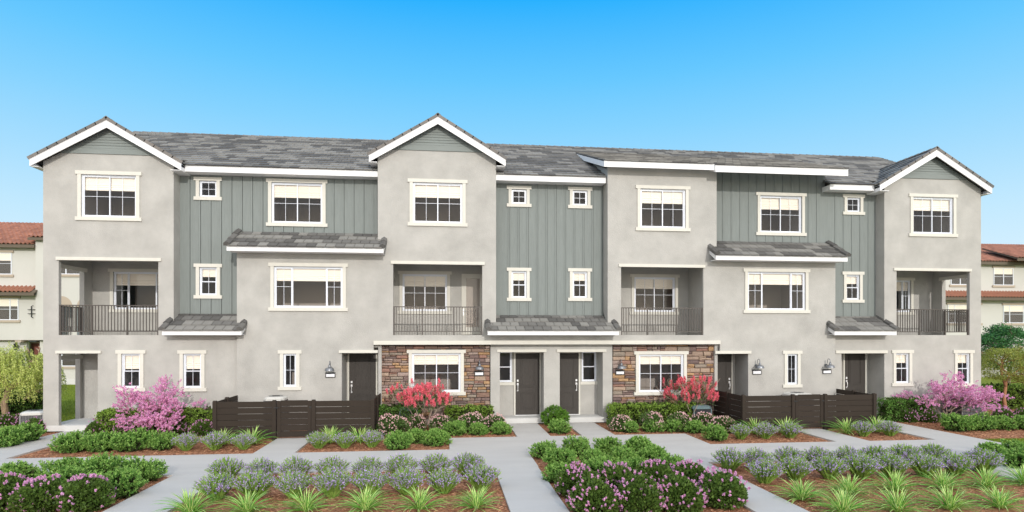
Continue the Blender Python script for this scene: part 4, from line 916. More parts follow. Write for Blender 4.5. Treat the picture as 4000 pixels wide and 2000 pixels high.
# base points sit a little above the visible front edge, at the middle of each clump
shr = lambda pts, lab, s=1.0: row('shrub', 'green_shrub', g_shrub, pts, lab, 'shrub', GS, s * 1.05, 1.0)
shr([(20, 1748), (95, 1728, .95)], '{o} green shrub from the left beside the leftmost walkway', 1.05)
shr([(285, 1765), (400, 1762), (512, 1760), (632, 1756, .93)], '{o} green shrub from left in the row before the left pink tree', 1.0)
shr([(1552, 1754), (1625, 1729, .9), (1700, 1739)], '{o} green shrub from left in front of the left red flowering tree', .92)
shr([(1780, 1700), (1865, 1698), (1955, 1696)], '{o} green shrub from left in the row before the hedge, left of middle doors', .82)
shr([(2182, 1692)], 'green shrub in the small bed between the two middle doors', .95)
shr([(2460, 1689), (2548, 1686), (2632, 1686), (2715, 1690, .95), (2797, 1720, 1.0)], '{o} green shrub from left in the row before the right red flowering tree', .86)
shr([(3735, 1683), (3822, 1681), (3912, 1678), (3995, 1677)], '{o} green shrub from left in the row right of the right walkway', .98)
shr([(60, 1894), (262, 1886), (398, 1882, 1.05), (555, 1882, 1.0)], '{o} green shrub from left in back row of the bottom left bed', .95)
shr([(290, 1921, .95), (465, 1941, 1.0)], '{o} green shrub from left, second row of the bottom left bed', .95)
shr([(2130, 1788, .9), (2258, 1778, .95), (2378, 1772, .95), (2496, 1772, 1.0)], '{o} green shrub from left, back row of the bed below the middle doors', .9)
shr([(2195, 1828, 1.0), (2318, 1823), (2432, 1820), (2555, 1816, 1.05)], '{o} green shrub from left, second row of the bed below the middle doors', .92)
shr([(2185, 1880, .92), (2340, 1873), (2472, 1873), (2630, 1853, .9)], '{o} green shrub from left, third row of the bed below the middle doors', .92)
shr([(3868, 1796, 1.0), (3975, 1791, 1.0), (3985, 1832, 1.05)], '{o} green shrub from left in the bed at the lower right edge', .85)
lil = lambda pts, lab, s=1.0: row('lilac', 'lilac_bush', g_lilac, pts, lab, 'flowering bush', GL, s)
lil([(28, 1680), (70, 1668, .85), (142, 1691)], '{o} lilac bush from left beside the left air conditioner', .82)
lil([(388, 1700), (485, 1702, .9), (565, 1698, .9), (700, 1698, .9), (790, 1700, .95)], '{o} lilac bush from left under the left pink tree', .82)
lil([(3545, 1648), (3630, 1650, .9), (3770, 1640, .9), (3918, 1640, .9), (3992, 1640, .85)], '{o} lilac bush from left around the right pink tree', .80)
lil([(20, 1990), (165, 1997, 1.05), (330, 1992)], '{o} lilac bush from left in the bottom left bed', 1.0)
lil([(2258, 1934), (2410, 1924), (2555, 1917, 1.05), (2697, 1912)], '{o} lilac bush from left, back row of the middle bottom bed', 1.0)
lil([(2322, 2005), (2490, 1998, 1.08), (2655, 1995, 1.08), (2820, 1975, 1.05)], '{o} lilac bush from left, front row of the middle bottom bed', 1.0)
lav = lambda pts, lab, s=1.0: row('lavender', 'lavender', g_lav, pts, lab, 'lavender', GV, s)
lav([(727, 1760), (838, 1758), (952, 1756)], '{o} lavender from left in front of the left yard fence', .92)
lav([(1245, 1752), (1348, 1750), (1452, 1747)], '{o} lavender from left, right of the left gate path', .92)
lav([(2894, 1716), (2990, 1714), (3087, 1712)], '{o} lavender from left, left of the right gate path', .92)
lav([(3372, 1705), (3476, 1703)], '{o} lavender from left, right of the right gate path', .95)
lav([(884, 1880), (1022, 1878), (1156, 1876), (1297, 1873), (1437, 1870), (1568, 1867), (1703, 1863), (1828, 1860)], '{o} lavender from left, back row of the large lower left bed', .98)
lav([(848, 1952), (993, 1947), (1147, 1943), (1300, 1940), (1448, 1936), (1590, 1932), (1735, 1927), (1880, 1914, .95)], '{o} lavender from left, second row of the large lower left bed', 1.02)
lav([(2850, 1839), (2958, 1836, .95), (3083, 1830), (3198, 1827), (3316, 1824), (3423, 1822), (3534, 1819), (3650, 1816)], '{o} lavender from left, back row of the large lower right bed', 1.0)
lav([(2985, 1888), (3107, 1876), (3239, 1872), (3363, 1869), (3482, 1865), (3612, 1863), (3730, 1858), (3838, 1846)], '{o} lavender from left, second row of the large lower right bed', 1.04)
pal = lambda pts, lab, s=1.0: row('pale', 'pale_pink_shrub', g_pale, pts, lab, 'flowering bush', 'pale pink flowering shrubs before the stone walls', s, 1.1)
pal([(1540, 1703, 1.1), (1622, 1686, .9), (1728, 1687), (1835, 1684), (1925, 1682, .9)], '{o} pale pink shrub from left around the left red flowering tree', .95)
pal([(2425, 1684, 1.0), (2545, 1682), (2645, 1682), (2755, 1678), (2830, 1690, 1.0)], '{o} pale pink shrub from left around the right red flowering tree', .94)
row('ball', 'round_bush', g_ball, [(2168, 1662)], 'bright green dome shaped bush against the pillar between the two middle doors', 'bush', 'bushes', .92, .95, 1)

# variegated strap-leaf clumps: every blade its own leaf
def blade_mesh(ang, ln, w_, bend, seg=8):
    """a strap leaf leaving the crown at ang above the ground and arching over"""
    V = []; F_ = []; mi = []; x, z = .02, .02; a = ang; st = ln / seg
    for k in range(seg + 1):
        q = k / seg; ww = w_ * (1 - q ** 3.5 * .93) * (.7 + .6 * min(1, q * 3)) / 1.3 * 1.15
        nx_, nz_ = -math.sin(a), math.cos(a)
        for s_, dz in ((-1, .30), (-.44, 0), (.44, 0), (1, .30)): V.append((x + nx_ * dz * ww * .7, s_ * ww / 2, max(.008, z + nz_ * dz * ww * .7)))
        x += math.cos(a) * st; z += math.sin(a) * st; a -= bend / seg * (.5 + q)
    for k in range(seg):
        for j in range(3): i = k * 4 + j; F_.append((i, i + 1, i + 5, i + 4)); mi.append(1 if j == 1 else 0)
    me = bpy.data.meshes.new('leaf'); me.from_pydata(V, [], F_); me.materials.append(M['gr_green']); me.materials.append(M['gr_cream']); me.polygons.foreach_set('material_index', mi); me.update(); return me
BL = [blade_mesh(R(q[0]), q[1], q[2], R(q[3])) for q in ((82, .44, .021, 25), (71, .50, .023, 45), (60, .56, .023, 60), (50, .60, .023, 72), (40, .61, .022, 70), (30, .60, .022, 60), (18, .52, .021, 42))]
def strap(pts, lab, nb, s=1.0):
    for i, p in enumerate(pts):
        x, y = at(*p[:2]); t = thing('strap_leaf_clump', lab.format(o=ORD[i]), 'ornamental grass', (x, y, GZ), prnd.uniform(0, 6.28), 'variegated strap-leaf clumps', 1.0); q_ = s * prnd.uniform(1.04, 1.18); t.scale = (q_, q_, q_ * .86)
        for k in range(nb):
            f = k / nb; v = min(6, int(f ** 1.15 * 7)); a = k * 2.39996 + prnd.uniform(-.2, .2); sc_ = prnd.uniform(.85, 1.12)
            o = bpy.data.objects.new('leaf', BL[v]); COL.objects.link(o); o.parent = t; o.rotation_euler = (prnd.uniform(-.12, .12), prnd.uniform(-.12, .12), a); o.scale = (sc_, 1, sc_); o.location = (prnd.uniform(-.03, .03), prnd.uniform(-.03, .03), 0)
strap([(868, 1741), (985, 1738)], '{o} green and cream strap-leaf clump at the foot of left fence, left of gate', 72, 1.26)
strap([(1290, 1733), (1405, 1731)], '{o} green and cream strap-leaf clump at the foot of left fence, right of gate', 72, 1.26)
strap([(2955, 1698), (3070, 1696)], '{o} green and cream strap-leaf clump at the foot of right fence, left of gate', 72, 1.26)
strap([(3308, 1696), (3428, 1690)], '{o} green and cream strap-leaf clump at the foot of right fence, right of gate', 72, 1.26)
strap([(745, 2010), (965, 2006), (1194, 2000), (1427, 1996), (1640, 1992), (1860, 1988)], '{o} green and cream strap-leaf clump from left in the large lower left bed', 96, .98)
strap([(3130, 1955), (3316, 1935), (3495, 1922), (3683, 1915), (3854, 1908), (4000, 1896)], '{o} green and cream strap-leaf clump from left, back row of lower right bed', 92, 1.02)
strap([(3295, 2010), (3508, 2002), (3709, 1994), (3905, 1987)], '{o} green and cream strap-leaf clump from left, front row of lower right bed', 96, 1.04)

# hedges
def hedge(x0, x1, y0, y1, h, m, lab, n, seed, group='clipped hedges', z=GZ):
    rng = np.random.default_rng(seed); w_, d_ = x1 - x0, y1 - y0; t = thing('hedge', lab, 'hedge', ((x0 + x1) / 2, (y0 + y1) / 2, z), 0, group)
    A = np.array([w_ * h, w_ * h * .3, w_ * d_, d_ * h, d_ * h]); A = A / A.sum(); f = rng.choice(5, n, p=A); U, V_ = rng.uniform(-1, 1, n), rng.uniform(-1, 1, n); P = np.zeros((n, 3)); N = np.zeros((n, 3))
    for k, (nx_, ny_, nz_) in enumerate(((0, -1, 0), (0, 1, 0), (0, 0, 1), (-1, 0, 0), (1, 0, 0))):
        s_ = f == k; N[s_] = (nx_, ny_, nz_)
        if k < 2: P[s_] = np.stack([U[s_] * w_ / 2, np.full(s_.sum(), ny_ * d_ / 2), (V_[s_] * .5 + .5) * h], -1)
        elif k == 2: P[s_] = np.stack([U[s_] * w_ / 2, V_[s_] * d_ / 2, np.full(s_.sum(), h)], -1)
        else: P[s_] = np.stack([np.full(s_.sum(), nx_ * w_ / 2), U[s_] * d_ / 2, (V_[s_] * .5 + .5) * h], -1)
    wav = .04 * np.sin(P[:, 0] * 7 + P[:, 1] * 5) + .03 * np.sin(P[:, 2] * 11 + P[:, 0] * 13); P += N * (wav + rng.uniform(-.10, .02, n))[:, None]; D = N * .35 + np.array([0, 0, .2]) + rng.normal(size=(n, 3)) * .6; D /= np.linalg.norm(D, axis=1, keepdims=True)
    link('foliage', quads_mesh('foliage', leaves(P, D, .065, .045, rng), [m]), t, kind='stuff')
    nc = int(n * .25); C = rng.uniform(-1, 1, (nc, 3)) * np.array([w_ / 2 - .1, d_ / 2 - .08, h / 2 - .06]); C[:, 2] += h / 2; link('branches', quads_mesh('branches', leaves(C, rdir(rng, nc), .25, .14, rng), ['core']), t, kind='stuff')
hx = lambda p: FX(p, -.6)
hedge(FX(382, -.8), FX(833, -.8), -.95, -.3, .80, 'leaf_hedge', 'light green hedge along the wall behind the left pink tree', 9000, 1)
hedge(FX(1484, -.8), FX(1640, -.8), -.9, -.25, .82, 'leaf_hedge2', 'green hedge corner between the left fence and the left red tree', 3200, 2)
hedge(FX(1745, -.6), FX(1925, -.6), -.7, -.1, .74, 'leaf_hedge', 'light green hedge under the left stone wall, left of the middle doors', 4200, 3)
hedge(FX(2388, -.6), FX(2745, -.6), -.7, -.1, .76, 'leaf_hedge', 'light green hedge under the right stone wall', 7500, 4)
hedge(FX(3462, -.8), FX(3640, -.8), -.95, -.3, .85, 'leaf_hedge2', 'green hedge corner left of the right pink tree', 4200, 5)
hedge(22.6, 33, 2.3, 3.4, 1.05, 'leaf_hedge', 'long light green hedge beside the right end of the townhouses', 15000, 6)
hedge(-30, -17.1, 5.0, 6.2, 1.1, 'leaf_hedge2', 'long green hedge behind the weeping tree at the left edge', 14000, 7)

# trees grown from a branching skeleton
def skeleton(rng, stems, depth, l0, spread, shrink=.74, r0=.05, up=.25, kids=(2, 3), fill=.6):
    segs = []; tips = []
    def grow(p, d, l, r, k):
        e = p + d * l; m_ = (p + e) / 2 + rng.normal(size=3) * l * .06; segs.append((p, m_, e, r, r * .68))
        if k <= 2: tips.append((m_, d)) if k == 2 and rng.random() < fill else None
        if k <= 1: tips.append((e, d))
        if k == 0: return
        for _ in range(rng.integers(kids[0], kids[1] + 1)):
            nd = d + rng.normal(size=3) * spread; nd[2] += up; nd /= np.linalg.norm(nd); grow(e, nd, l * shrink * rng.uniform(.8, 1.15), r * .68, k - 1)
    for (p, d, l, r) in stems: grow(np.array(p, float), np.array(d, float) / np.linalg.norm(d), l, r, depth)
    return segs, tips
def tubes(segs, m, name, parent, seg=6):
    b = MB()
    for (p, q, e, ra, rb) in segs: b.tube([p, q, e], [ra, (ra + rb) / 2, rb], seg if ra > .012 else 4)
    return b.build(name, m, parent, smooth=True, kind=None)
def fit(tips, segs, halfw, ztop, zlow=None):
    T = np.array([t[0] for t in tips]); sx_ = halfw / np.percentile(np.abs(T[:, 0]), 96); sz_ = ztop / T[:, 2].max(); k = np.array([sx_, sx_, sz_])
    return [(t[0] * k, t[1]) for t in tips], [(a * k, b_ * k, c * k, ra, rb) for a, b_, c, ra, rb in segs]
def pink_tree(px, py, halfw, top, seed, lab):
    rng = np.random.default_rng(seed); x, y = at(px, py); t = thing('pink_tree', lab, 'tree', (x, y, GZ), 0, 'pink flowering trees by the pair of end walls')
    st = [((0, 0, 0), (rng.normal() * .1, rng.normal() * .1, 1), .42, .034)] + [((0, 0, .1), (math.cos(a), math.sin(a), 1.5), .5, .022) for a in (0.3, 2.2, 3.6, 5.2)]
    segs, tips = skeleton(rng, st, 4, .4, .55, .82, up=.12, fill=.8); tips, segs = fit(tips, segs, halfw, top)
    tubes(segs, 'bark_grey', 'trunk', t); P = np.array([q[0] for q in tips]); D = np.array([q[1] for q in tips]); k = P[:, 2] > .35; P, D = P[k], D[k]
    i = rng.integers(0, len(P), 1100); P, D = P[i] + rng.normal(size=(1100, 3)) * np.array([.10, .10, .07]), D[i]
    fl = clusters(rng, P, D, 22, .055, .040, 1.2); link('blossom', quads_mesh('blossom', fl, ['fl_pink']), t, kind='stuff')
pink_tree(622, 1702, 1.02, 1.98, 41, 'pink blossoming small tree left of the left yard fence'); pink_tree(3700, 1650, 1.25, 1.85, 43, 'pink blossoming small tree at the right end of the townhouses')
def crape(px, py, halfw, top, seed, lab):
    rng = np.random.default_rng(seed); x, y = at(px, py); t = thing('red_flowering_tree', lab, 'tree', (x, y, GZ), 0, 'red flowering trees before the stone walls')
    st = [((0, 0, 0), (math.cos(a) * .75, math.sin(a) * .75, 1.7 + .5 * (i % 2)), .62, .017) for i, a in enumerate(np.linspace(0, 5.6, 8))]
    segs, tips = skeleton(rng, st, 2, .5, .30, .62, up=.3, kids=(3, 4), fill=1); tips, segs = fit(tips, segs, halfw, top)
    tubes(segs, 'bark_grey', 'trunk', t); P = np.array([q[0] for q in tips]); D = np.array([q[1] for q in tips]); D[:, 2] += .7; D /= np.linalg.norm(D, axis=1, keepdims=True)
    k = P[:, 2] > .6; P, D = P[k], D[k]; i = rng.permutation(len(P)); P, D = P[i], D[i]; n = 150; j = rng.integers(0, len(P), n); dd = rdir(rng, n); dd[:, 2] = np.abs(dd[:, 2]) - .25; dome = dd * np.array([halfw * .92, halfw * .92, (top - .5) * .46]) * rng.uniform(.72, 1.0, (n, 1)) + np.array([0, 0, .5 + (top - .5) * .50])
    C_ = np.where((rng.random(n) < .7)[:, None], dome, P[j] + D[j] * .05); Dq = dd * .35 + np.array([0, 0, 1.0]); Dq /= np.linalg.norm(Dq, axis=1, keepdims=True); fl = clusters(rng, C_, Dq, 130, .074, .034, 1.6)
    link('flowers', quads_mesh('flowers', fl, ['fl_red']), t, kind='stuff')
    q = rng.integers(0, n, 1500); PP = C_[q] * np.array([.9, .9, .97]) + rng.normal(size=(1500, 3)) * .10 - np.array([0, 0, .08]); link('foliage', quads_mesh('foliage', leaves(PP, rdir(rng, 1500), .055, .03, rng), ['leaf_crape']), t, kind='stuff')
crape(1655, 1686, 1.10, 1.80, 51, 'small red flowering tree with many stems before the left stone wall'); crape(2697, 1657, 1.12, 1.80, 52, 'small red flowering tree with many stems before the right stone wall')
# weeping tree at the left edge
def weeping(x, y, lab):
    rng = np.random.default_rng(61); t = thing('weeping_tree', lab, 'tree', (x, y, GZ), 0)
    st = [((0, 0, 0), (.02, 0, 1), 1.5, .14)]; segs, tips = skeleton(rng, st, 4, 1.5, .8, .62, up=.25, kids=(3, 4)); T = np.array([q[0] for q in tips]); k = np.array([1.35 / np.percentile(np.abs(T[:, 0]), 92), 1.35 / np.percentile(np.abs(T[:, 1]), 92), 2.95 / T[:, 2].max()])
    segs = [(a * k, b_ * k, c * k, ra, rb) for a, b_, c, ra, rb in segs]; tubes(segs, 'bark_tan', 'trunk', t)
    n = 720; d = rdir(rng, n); d[:, 2] = np.abs(d[:, 2]); P0 = d * np.array([1.75, 1.7, 1.35]) * rng.uniform(.62, 1, n)[:, None] + np.array([0, 0, 1.75]); P0[:, 2] += .12 * np.sin(P0[:, 0] * 5) 
    Ls = rng.uniform(.6, 1.25, n) * (1.15 - .35 * d[:, 2]); out_ = np.stack([d[:, 0], d[:, 1], 0 * d[:, 0]], -1); arr = []; m = 46
    tt = np.linspace(0, 1, m)[None, :, None]; C = P0[:, None, :] + out_[:, None, :] * .22 * np.sqrt(tt) + np.array([0, 0, -1.0]) * (Ls[:, None, None] * (tt ** 1.25)) + np.array([0, 0, .07]) * np.sin(tt * 3.1)
    C = C.reshape(-1, 3) + rng.normal(size=(n * m, 3)) * .018; C = C[C[:, 2] > .75 + .25 * rng.random(len(C))]; D = rng.normal(size=C.shape) * .6 + np.array([0, 0, -.75]); D /= np.linalg.norm(D, axis=1, keepdims=True)
    link('foliage', quads_mesh('foliage', leaves(C, D, .085, .026, rng), ['leaf_willow']), t, kind='stuff')
wx, wy = FX(30, 3.0), 3.0
weeping(wx, wy, 'weeping tree with yellow green hanging leaves at the left edge')
def crown_tree(x, y, h, hw, z0, seed, bark, leafm, lab, nl, ls, clump, depth=5, cat='tree', name='small_tree', r0=.09, trunk=1.1):
    rng = np.random.default_rng(seed); t = thing(name, lab, cat, (x, y, GZ), 0); segs, tips = skeleton(rng, [((0, 0, 0), (0, 0, 1), trunk, r0)], depth, trunk, .62, .70, up=.2, kids=(2, 3), fill=.9)
    T = np.array([q[0] for q in tips]); k = np.array([hw / np.percentile(np.abs(T[:, 0]), 95), hw / np.percentile(np.abs(T[:, 1]), 95), h / T[:, 2].max()])
    segs = [(a * k, b_ * k, c * k, ra, rb) for a, b_, c, ra, rb in segs]; tubes(segs, bark, 'trunk', t, 7); T = T * k; cc = np.array([0, 0, (h + z0) / 2]); rr = np.linalg.norm((T - cc) / np.array([hw, hw, (h - z0) / 2]), axis=1); T = np.where((rr > .95)[:, None], cc + (T - cc) * (.95 / rr)[:, None], T); T = T[T[:, 2] > z0]; q = rng.integers(0, len(T), nl)
    P = T[q] + rng.normal(size=(nl, 3)) * clump * np.array([1, 1, .55])
    dd = rdir(rng, nl); cz = (h + z0) / 2; LB = rdir(rng, 16); kk = .82 + .3 * np.max(dd @ LB.T, axis=1) ** 8; E_ = dd * np.array([hw, hw, (h - z0) / 2]) * (kk * rng.uniform(.55, 1, nl) ** .5)[:, None]; E_[:, 2] += cz
    bl = rdir(rng, 110) * np.array([hw, hw, (h - z0) / 2]) * .82 + np.array([0, 0, cz]); nb_ = np.min(np.linalg.norm(E_[:, None, :] - bl[None], axis=2), axis=1); use = (rng.random(nl) < .72) & (nb_ < hw * .27); P[use] = E_[use]; D = rdir(rng, nl); D[:, 2] *= .5; link('crown', quads_mesh('crown', leaves(P, D, ls, ls * .62, rng), [leafm]), t, kind='stuff')
crown_tree(FX(3928, 1.9), 1.9, 2.95, 1.15, 1.2, 71, 'bark_red', 'leaf_olive', 'olive green small tree with reddish trunk before the right hedge', 15000, .058, .12, depth=5)
crown_tree(FX(3945, 6.0), 6.0, 3.9, 2.1, 1.5, 72, 'bark_grey', 'leaf_maple', 'dark green broadleaf tree behind the olive coloured tree, right edge', 12000, .12, .17, depth=5)

# ------------------------------------------------------------------ mulch chips and lawn blades
rng = np.random.default_rng(5)
beds = [(-11.88, -5.42, YA, -.05), (-4.28, .12, YA, -.1), (.12, 2.36, YC, 0), (3.47, 4.54, YC, .0), (5.66, 8.1, YC, 0), (8.1, 12.24, YA, 0), (13.36, 15.64, YA, -.1), (17.2, 27, -4.72, 2.2), (-20, -13.2, YA, 0), (-16, -6.47, -11.8, YB), (-5.25, 1.23, -11.8, YB), (2.34, 5.85, -11.8, -5.44), (6.87, 13.2, -11.8, YB), (14.42, 18, -10, YB)]
ar = np.array([(b_[1] - b_[0]) * (b_[3] - b_[2]) for b_ in beds]); NCH = 150000; ix = rng.choice(len(beds), NCH, p=ar / ar.sum()); B_ = np.array(beds)[ix]
P = np.stack([B_[:, 0] + .04 + (B_[:, 1] - B_[:, 0] - .08) * rng.random(NCH), B_[:, 2] + .04 + (B_[:, 3] - B_[:, 2] - .08) * rng.random(NCH), GZ + .004 + .02 * rng.random(NCH)], -1)
a = rng.normal(size=NCH) * .7; D = np.stack([np.cos(a), np.sin(a), rng.normal(size=NCH) * .15], -1); D /= np.linalg.norm(D, axis=1, keepdims=True); up = np.zeros_like(D); up[:, 2] = 1; up[:, :2] = rng.normal(size=(NCH, 2)) * .35
S_ = np.cross(D, up); S_ /= np.linalg.norm(S_, axis=1, keepdims=True); ln = rng.uniform(.03, .11, NCH)[:, None]; wd = rng.uniform(.008, .022, NCH)[:, None]
link('mulch_chips', quads_mesh('mulch_chips', np.stack([P - S_ * wd / 2, P + D * ln - S_ * wd / 3, P + D * ln + S_ * wd / 3, P + S_ * wd / 2], 1), ['chips']), kind='stuff')
def lawn(x0, x1, y0, y1, n, h, z=-.09):
    P = np.stack([rng.uniform(x0, x1, n), rng.uniform(y0, y1, n), np.full(n, z)], -1); D = rng.normal(size=(n, 3)) * .35; D[:, 2] = 1; D /= np.linalg.norm(D, axis=1, keepdims=True); return leaves(P, D, h, .012, rng)
link('lawn', quads_mesh('lawn', np.concatenate([lawn(17.25, 24, -7.6, -4.75, 30000, .085), lawn(-29, -13.5, 2.2, 22, 70000, .10)]), ['blade']), kind='stuff')

# ------------------------------------------------------------------ neighbouring houses with clay tile roofs
def barrel_roof(name, parent, x0, x1, y0, z0, y1, z1, per=.27, amp=.055, rows=None, single=False):
    """rows of S-shaped clay tiles from eave (y0,z0) up to (y1,z1)"""
    Ls = math.hypot(y1 - y0, z1 - z0); rows = rows or max(1, int(Ls / .38)); sy_, sz_ = (y1 - y0) / Ls, (z1 - z0) / Ls; cols = int((x1 - x0) / per); K = 6; me = {}
    R_ = link(name, None, parent) if False else None
    db = MB(); db.prism([(x0, y0 + .06, z0 - .03), (x0, y1, z1 - .03), (x0, y1, z1 - .12), (x0, y0 + .06, z0 - .12)], (x1 - x0, 0, 0)); RT = db.build(name, 'brownwood', parent)
    def tile(bb, cx, r_):
        i = len(bb.v); l_ = Ls / rows
        for e in (0, 1):
            t = (r_ + e * 1.12) * l_ - .02; lift = .045 if e == 0 else .0
            for q in range(K + 1):
                u = q / K; xx = cx + (u - .5) * per * 1.02; n_ = amp * math.cos((u - .5) * 2 * math.pi) + lift; bb.v.append((xx, y0 + sy_ * t - sz_ * n_, z0 + sz_ * t + sy_ * n_ + .03))
        for q in range(K): bb.f.append((i + q, i + q + 1, i + K + 2 + q, i + K + 1 + q)); bb.m.append(0)
        j = len(bb.v)
        for q in range(K + 1): v = bb.v[i + q]; bb.v.append((v[0], v[1] + .015, v[2] - .03))
        for q in range(K): bb.f.append((i + q, j + q, j + q + 1, i + q + 1)); bb.m.append(0)
    SB = MB()
    for r_ in range(rows):
        for c_ in range(cols):
            cx = x0 + per * (c_ + .5)
            if single: bb = MB(); tile(bb, cx, r_); bb.build('clay_tile', 'clay', RT)
            else: tile(SB, cx, r_)
    if SB.v: SB.build('clay_tiles', 'clay', RT, kind='stuff')
    return RT
def nwindow(Hn, xl, xr, yt, yb, Y, cols, mun, blind=.33, head=True):
    x0, zt = F(xl, yt, Y); zb = F(xl, yb, Y)[1]; x1 = FX(xr, Y); b = MB()
    b.box(x0, x1, Y - .05, Y - .01, zt - .05, zt); b.box(x0, x1, Y - .05, Y - .01, zb, zb + .05); b.box(x0, x0 + .05, Y - .05, Y - .01, zb + .05, zt - .05); b.box(x1 - .05, x1, Y - .05, Y - .01, zb + .05, zt - .05)
    for c in cols: xx = x0 + (x1 - x0) * c; b.box(xx - .03, xx + .03, Y - .048, Y - .01, zb + .05, zt - .05)
    Wn = b.build('window', 'vinyl', Hn); ed = [0] + list(cols) + [1]
    for p, q in zip(ed[:-1], ed[1:]): box('pane', 'glass', Wn, x0 + (x1 - x0) * p + .04, x0 + (x1 - x0) * q - .04, Y - .03, Y - .026, zb + .05, zt - .05)
    if mun: box('muntin', 'vinyl', Wn, x0 + .05, x1 - .05, Y - .044, Y - .034, (zt + zb) / 2 - .012, (zt + zb) / 2 + .012)
    if blind: box('blind', 'blind', Wn, x0 + .06, x1 - .06, Y - .018, Y - .012, zt - .05 - (zt - zb) * blind, zt - .05)
    box('dark_room', 'room_far', Wn, x0 + .01, x1 - .01, Y - .008, Y - .002, zb + .01, zt - .01)
    if head: box('head_trim', 'tantrim', Wn, x0 - .12, x1 + .3 * 0 + .12, Y - .09, Y - .002, zt + .002, zt + .16)
    box('sill_trim', 'tantrim', Wn, x0 - .12, x1 + .12, Y - .09, Y - .002, zb - .17, zb - .002)
YN = 22.3
HL = thing('left_house', 'cream stucco house with red clay tile roofs seen beyond the left end of the townhouses', 'building', (0, 0, 0), 0, 'neighbouring cream houses')
xa_, xb_ = FX(-260, YN), FX(345, YN); ztop = F(100, 962, YN)[1]; zlow = F(60, 1328, YN)[1]
ax, az = FX(239, YN), F(239, 1197, YN)[1]; ra = .72
aw = MB(); cut_wall(aw, YN, xa_, xb_, zlow, ztop + .2, [(ax - ra, ax + ra, ZF - .4, az), (FX(300, YN) + .0, FX(300, YN) + 2 * ra, ZF - .4, az)], .25)
W_ = aw.build('wall', 'cream', HL)
# the arch heads are dark loggia openings
for cx in (ax, FX(300, YN) + ra):
    b = MB(); b.prism([(cx + ra * math.cos(q), YN - .004, az + ra * math.sin(q)) for q in np.linspace(0, math.pi, 15)], (0, .003, 0)); b.build('arch_opening', 'tantrim', HL)
box('loggia_wall', 'cream', HL, xa_, xb_, YN + 2.2, YN + 2.3, ZF - .5, az + 1)
b = MB()
for k in range(30): q = ax - ra + k * .14; b.box(q, q + .025, YN + .08, YN + .11, ZF - .4, ZF + .55)
b.box(ax - ra, ax - ra + 4.2, YN + .07, YN + .12, ZF + .55, ZF + .6); b.build('loggia_railing', 'iron', HL, kind='stuff')
box('lower_wall', 'cream', HL, xa_, FX(90, YN), YN + .35, YN + .6, .1, zlow); box('lower_wall', 'cream', HL, FX(152, YN), xb_, YN + .1, YN + .35, .1, zlow - .001); box('lower_wall', 'stucco', HL, FX(88, YN), FX(160, YN), YN + 1.4, YN + 1.5, .1, zlow)
box('soffit', 'brownwood', HL, xa_, xb_, YN + .01, YN + 1.4, zlow - .04, zlow); box('foundation', 'porch', HL, FX(152, YN), xb_ + .1, YN + .05, YN + .3, -.1, .28)
box('beam_end', 'tantrim', HL, FX(68, YN), FX(92, YN), YN - .25, YN + .3, zlow - .16, zlow - .02)
dd_ = YN + 1.38; D_ = box('door', 'reddoor', HL, FX(124, dd_), FX(160, dd_), dd_ - .05, dd_, .1, F(124, 1341, dd_)[1])
b = MB(); x0, x1, zt = FX(124, dd_), FX(160, dd_), F(124, 1341, dd_)[1]; b.box(x0 - .12, x0, dd_ - .06, dd_, .1, zt + .1); b.box(x1, x1 + .12, dd_ - .06, dd_, .1, zt + .1); b.box(x0, x1, dd_ - .06, dd_, zt, zt + .1); b.build('door_frame', 'tantrim', D_)
box('door_panel', 'reddoor', D_, x0 + .2, x1 - .2, dd_ - .065, dd_ - .051, 1.4, zt - .25)
xs_ = FX(152, YN); box('wall_bay', 'cream', HL, xs_, xb_ + .001, YN - .25, YN - .001, F(160, 1328, YN)[1] + .6, F(160, 940, YN)[1]) if False else None
box('wall_pilaster', 'cream', HL, xs_, xs_ + .9, YN - .35, YN - .001, zlow, F(160, 940, YN)[1])
barrel_roof('roof', HL, xa_, xs_ - .02, YN - .5, F(60, 957, YN)[1], YN + 5.6, F(60, 957, YN)[1] + 2.45); barrel_roof('roof', HL, xs_ - .3, xb_ + .4, YN - .7, F(160, 932, YN)[1], YN + 5.6, F(160, 932, YN)[1] + 2.0)
zz = F(60, 1143, YN)[1]; barrel_roof('awning_roof', HL, xa_, FX(160, YN), YN - .75, zz, YN - .01, zz + .42, single=True)
for z_, y_ in ((F(60, 957, YN)[1], YN - .48), (zz, YN - .72)):
    box('eave_board', 'brownwood', HL, xa_, xs_ + (.12 if z_ == zz else 0), y_, y_ + .05, z_ - .24, z_ - .02); box('eave_board', 'brownwood', HL, xa_, xs_, y_ + .05, YN - .001, z_ - .2, z_ - .16)
box('eave_board', 'brownwood', HL, xs_ - .3, xb_, YN - .68, YN - .63, F(160, 932, YN)[1] - .2, F(160, 932, YN)[1] - .02)
nwindow(HL, -80, 47, 986, 1071, YN, (.5,), True); nwindow(HL, -70, 73.6, 1165, 1250, YN, (.25, .77), True); nwindow(HL, 190, 330, 990, 1071, YN, (.82 * .6 + .0, ), True, 0); nwindow(HL, 242, 330, 1375, 1431, YN + .1, (.9,), False, 0)
b = MB(); ox, oy = FX(126, YN), YN - .09; z1_, z0_ = F(126, 1195, YN)[1], F(126, 1241, YN)[1]
b.tube([(ox + .1, oy, z1_ + .02), (ox, oy, z1_ - .02), (ox, oy, z0_ + .04), (ox + .1, oy, z0_)], .03, 6)
for q in (.32, .66): zq = z1_ + (z0_ - z1_) * q; b.tube([(ox - .22, oy - .02, zq), (ox + .38, oy - .02, zq)], .022, 6)
o_ = b.build('wall_ornament', 'black', None); o_['label'] = 'black wrought iron ornament on the cream wall at the left edge'; o_['category'] = 'wall ornament'
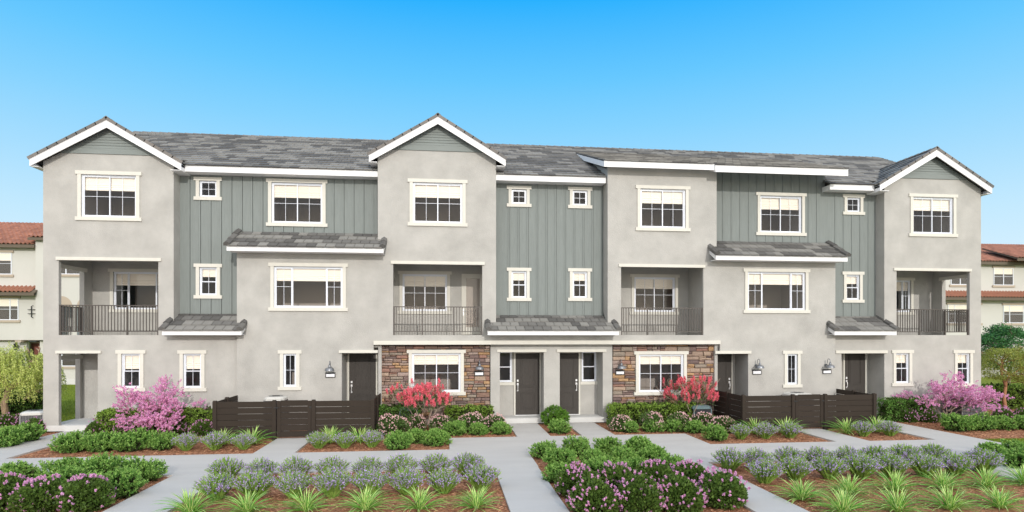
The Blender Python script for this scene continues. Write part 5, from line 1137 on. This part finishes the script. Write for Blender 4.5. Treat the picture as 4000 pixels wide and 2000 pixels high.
t = thing('wall_lantern', 'black scrolled wall lantern on the cream house above the weeping tree', 'wall lamp', (FX(68, YN + .3), YN + .3, F(68, 1368, YN + .3)[1]))
b = MB(); b.lathe([(.02, 0), (.12, .05), (.15, .35), (.16, .37), (.05, .46), (0, .5)], (0, -.2, 0), 6); b.build('lantern_body', 'black', t); b = MB(); b.tube([(0, 0, .3), (0, -.12, .62), (0, -.22, .66), (0, -.24, .56), (0, -.18, .5)], .025, 6); b.build('bracket', 'black', t)
# right neighbour
HR = thing('right_house', 'cream stucco house with red clay tile roofs seen beyond the right end of the townhouses', 'building', (0, 0, 0), 0, 'neighbouring cream houses')
xa_, xb_ = FX(3640, YN), FX(4350, YN); ze_ = F(3880, 1036, YN)[1]
box('wall', 'cream', HR, xa_, xb_, YN, YN + .25, -.1, ze_ + .25)
b = MB(); cx = FX(3862, YN); zc = F(3862, 1345, YN)[1]; b.prism([(cx + .9 * math.cos(q), YN - .01, zc + .35 * math.sin(q)) for q in np.linspace(0, math.pi, 11)] + [(cx - .9, YN - .01, -.05), (cx + .9, YN - .01, -.05)], (0, .008, 0)); b.build('arch_opening', 'stucco', HR)
barrel_roof('roof', HR, xa_, xb_, YN - .5, F(3880, 1024, YN)[1], YN + 5.6, F(3880, 1024, YN)[1] + 2.35); zz = F(3880, 1163, YN)[1]; barrel_roof('awning_roof', HR, xa_, xb_ - 4, YN - .75, zz, YN - .01, zz + .5, single=True)
for z_, y_ in ((F(3880, 1024, YN)[1], YN - .48), (zz, YN - .72)): box('eave_board', 'brownwood', HR, xa_, xb_, y_, y_ + .05, z_ - .26, z_ - .02); box('eave_board', 'brownwood', HR, xa_, xb_, y_ + .05, YN - .001, z_ - .2, z_ - .16)
gx = FX(3963, YN - 1); gz = F(3963, 1008, YN - 1)[1]; barrel_roof('dormer_roof', HR, gx, gx + 6, YN - 1.3, gz, YN + 2, gz + 1.25); box('eave_board', 'brownwood', HR, gx, gx + 6, YN - 1.25, YN - 1.2, gz - .25, gz - .03)
nwindow(HR, 3880, 3957, 1046, 1114, YN, (.5,), True); nwindow(HR, 3713, 3800, 1046, 1112, YN, (.42,), True, 0); nwindow(HR, 3918, 4040, 1192, 1262, YN, (.2, .64), True); nwindow(HR, 3702, 3830, 1190, 1262, YN, (.2, .8), True)
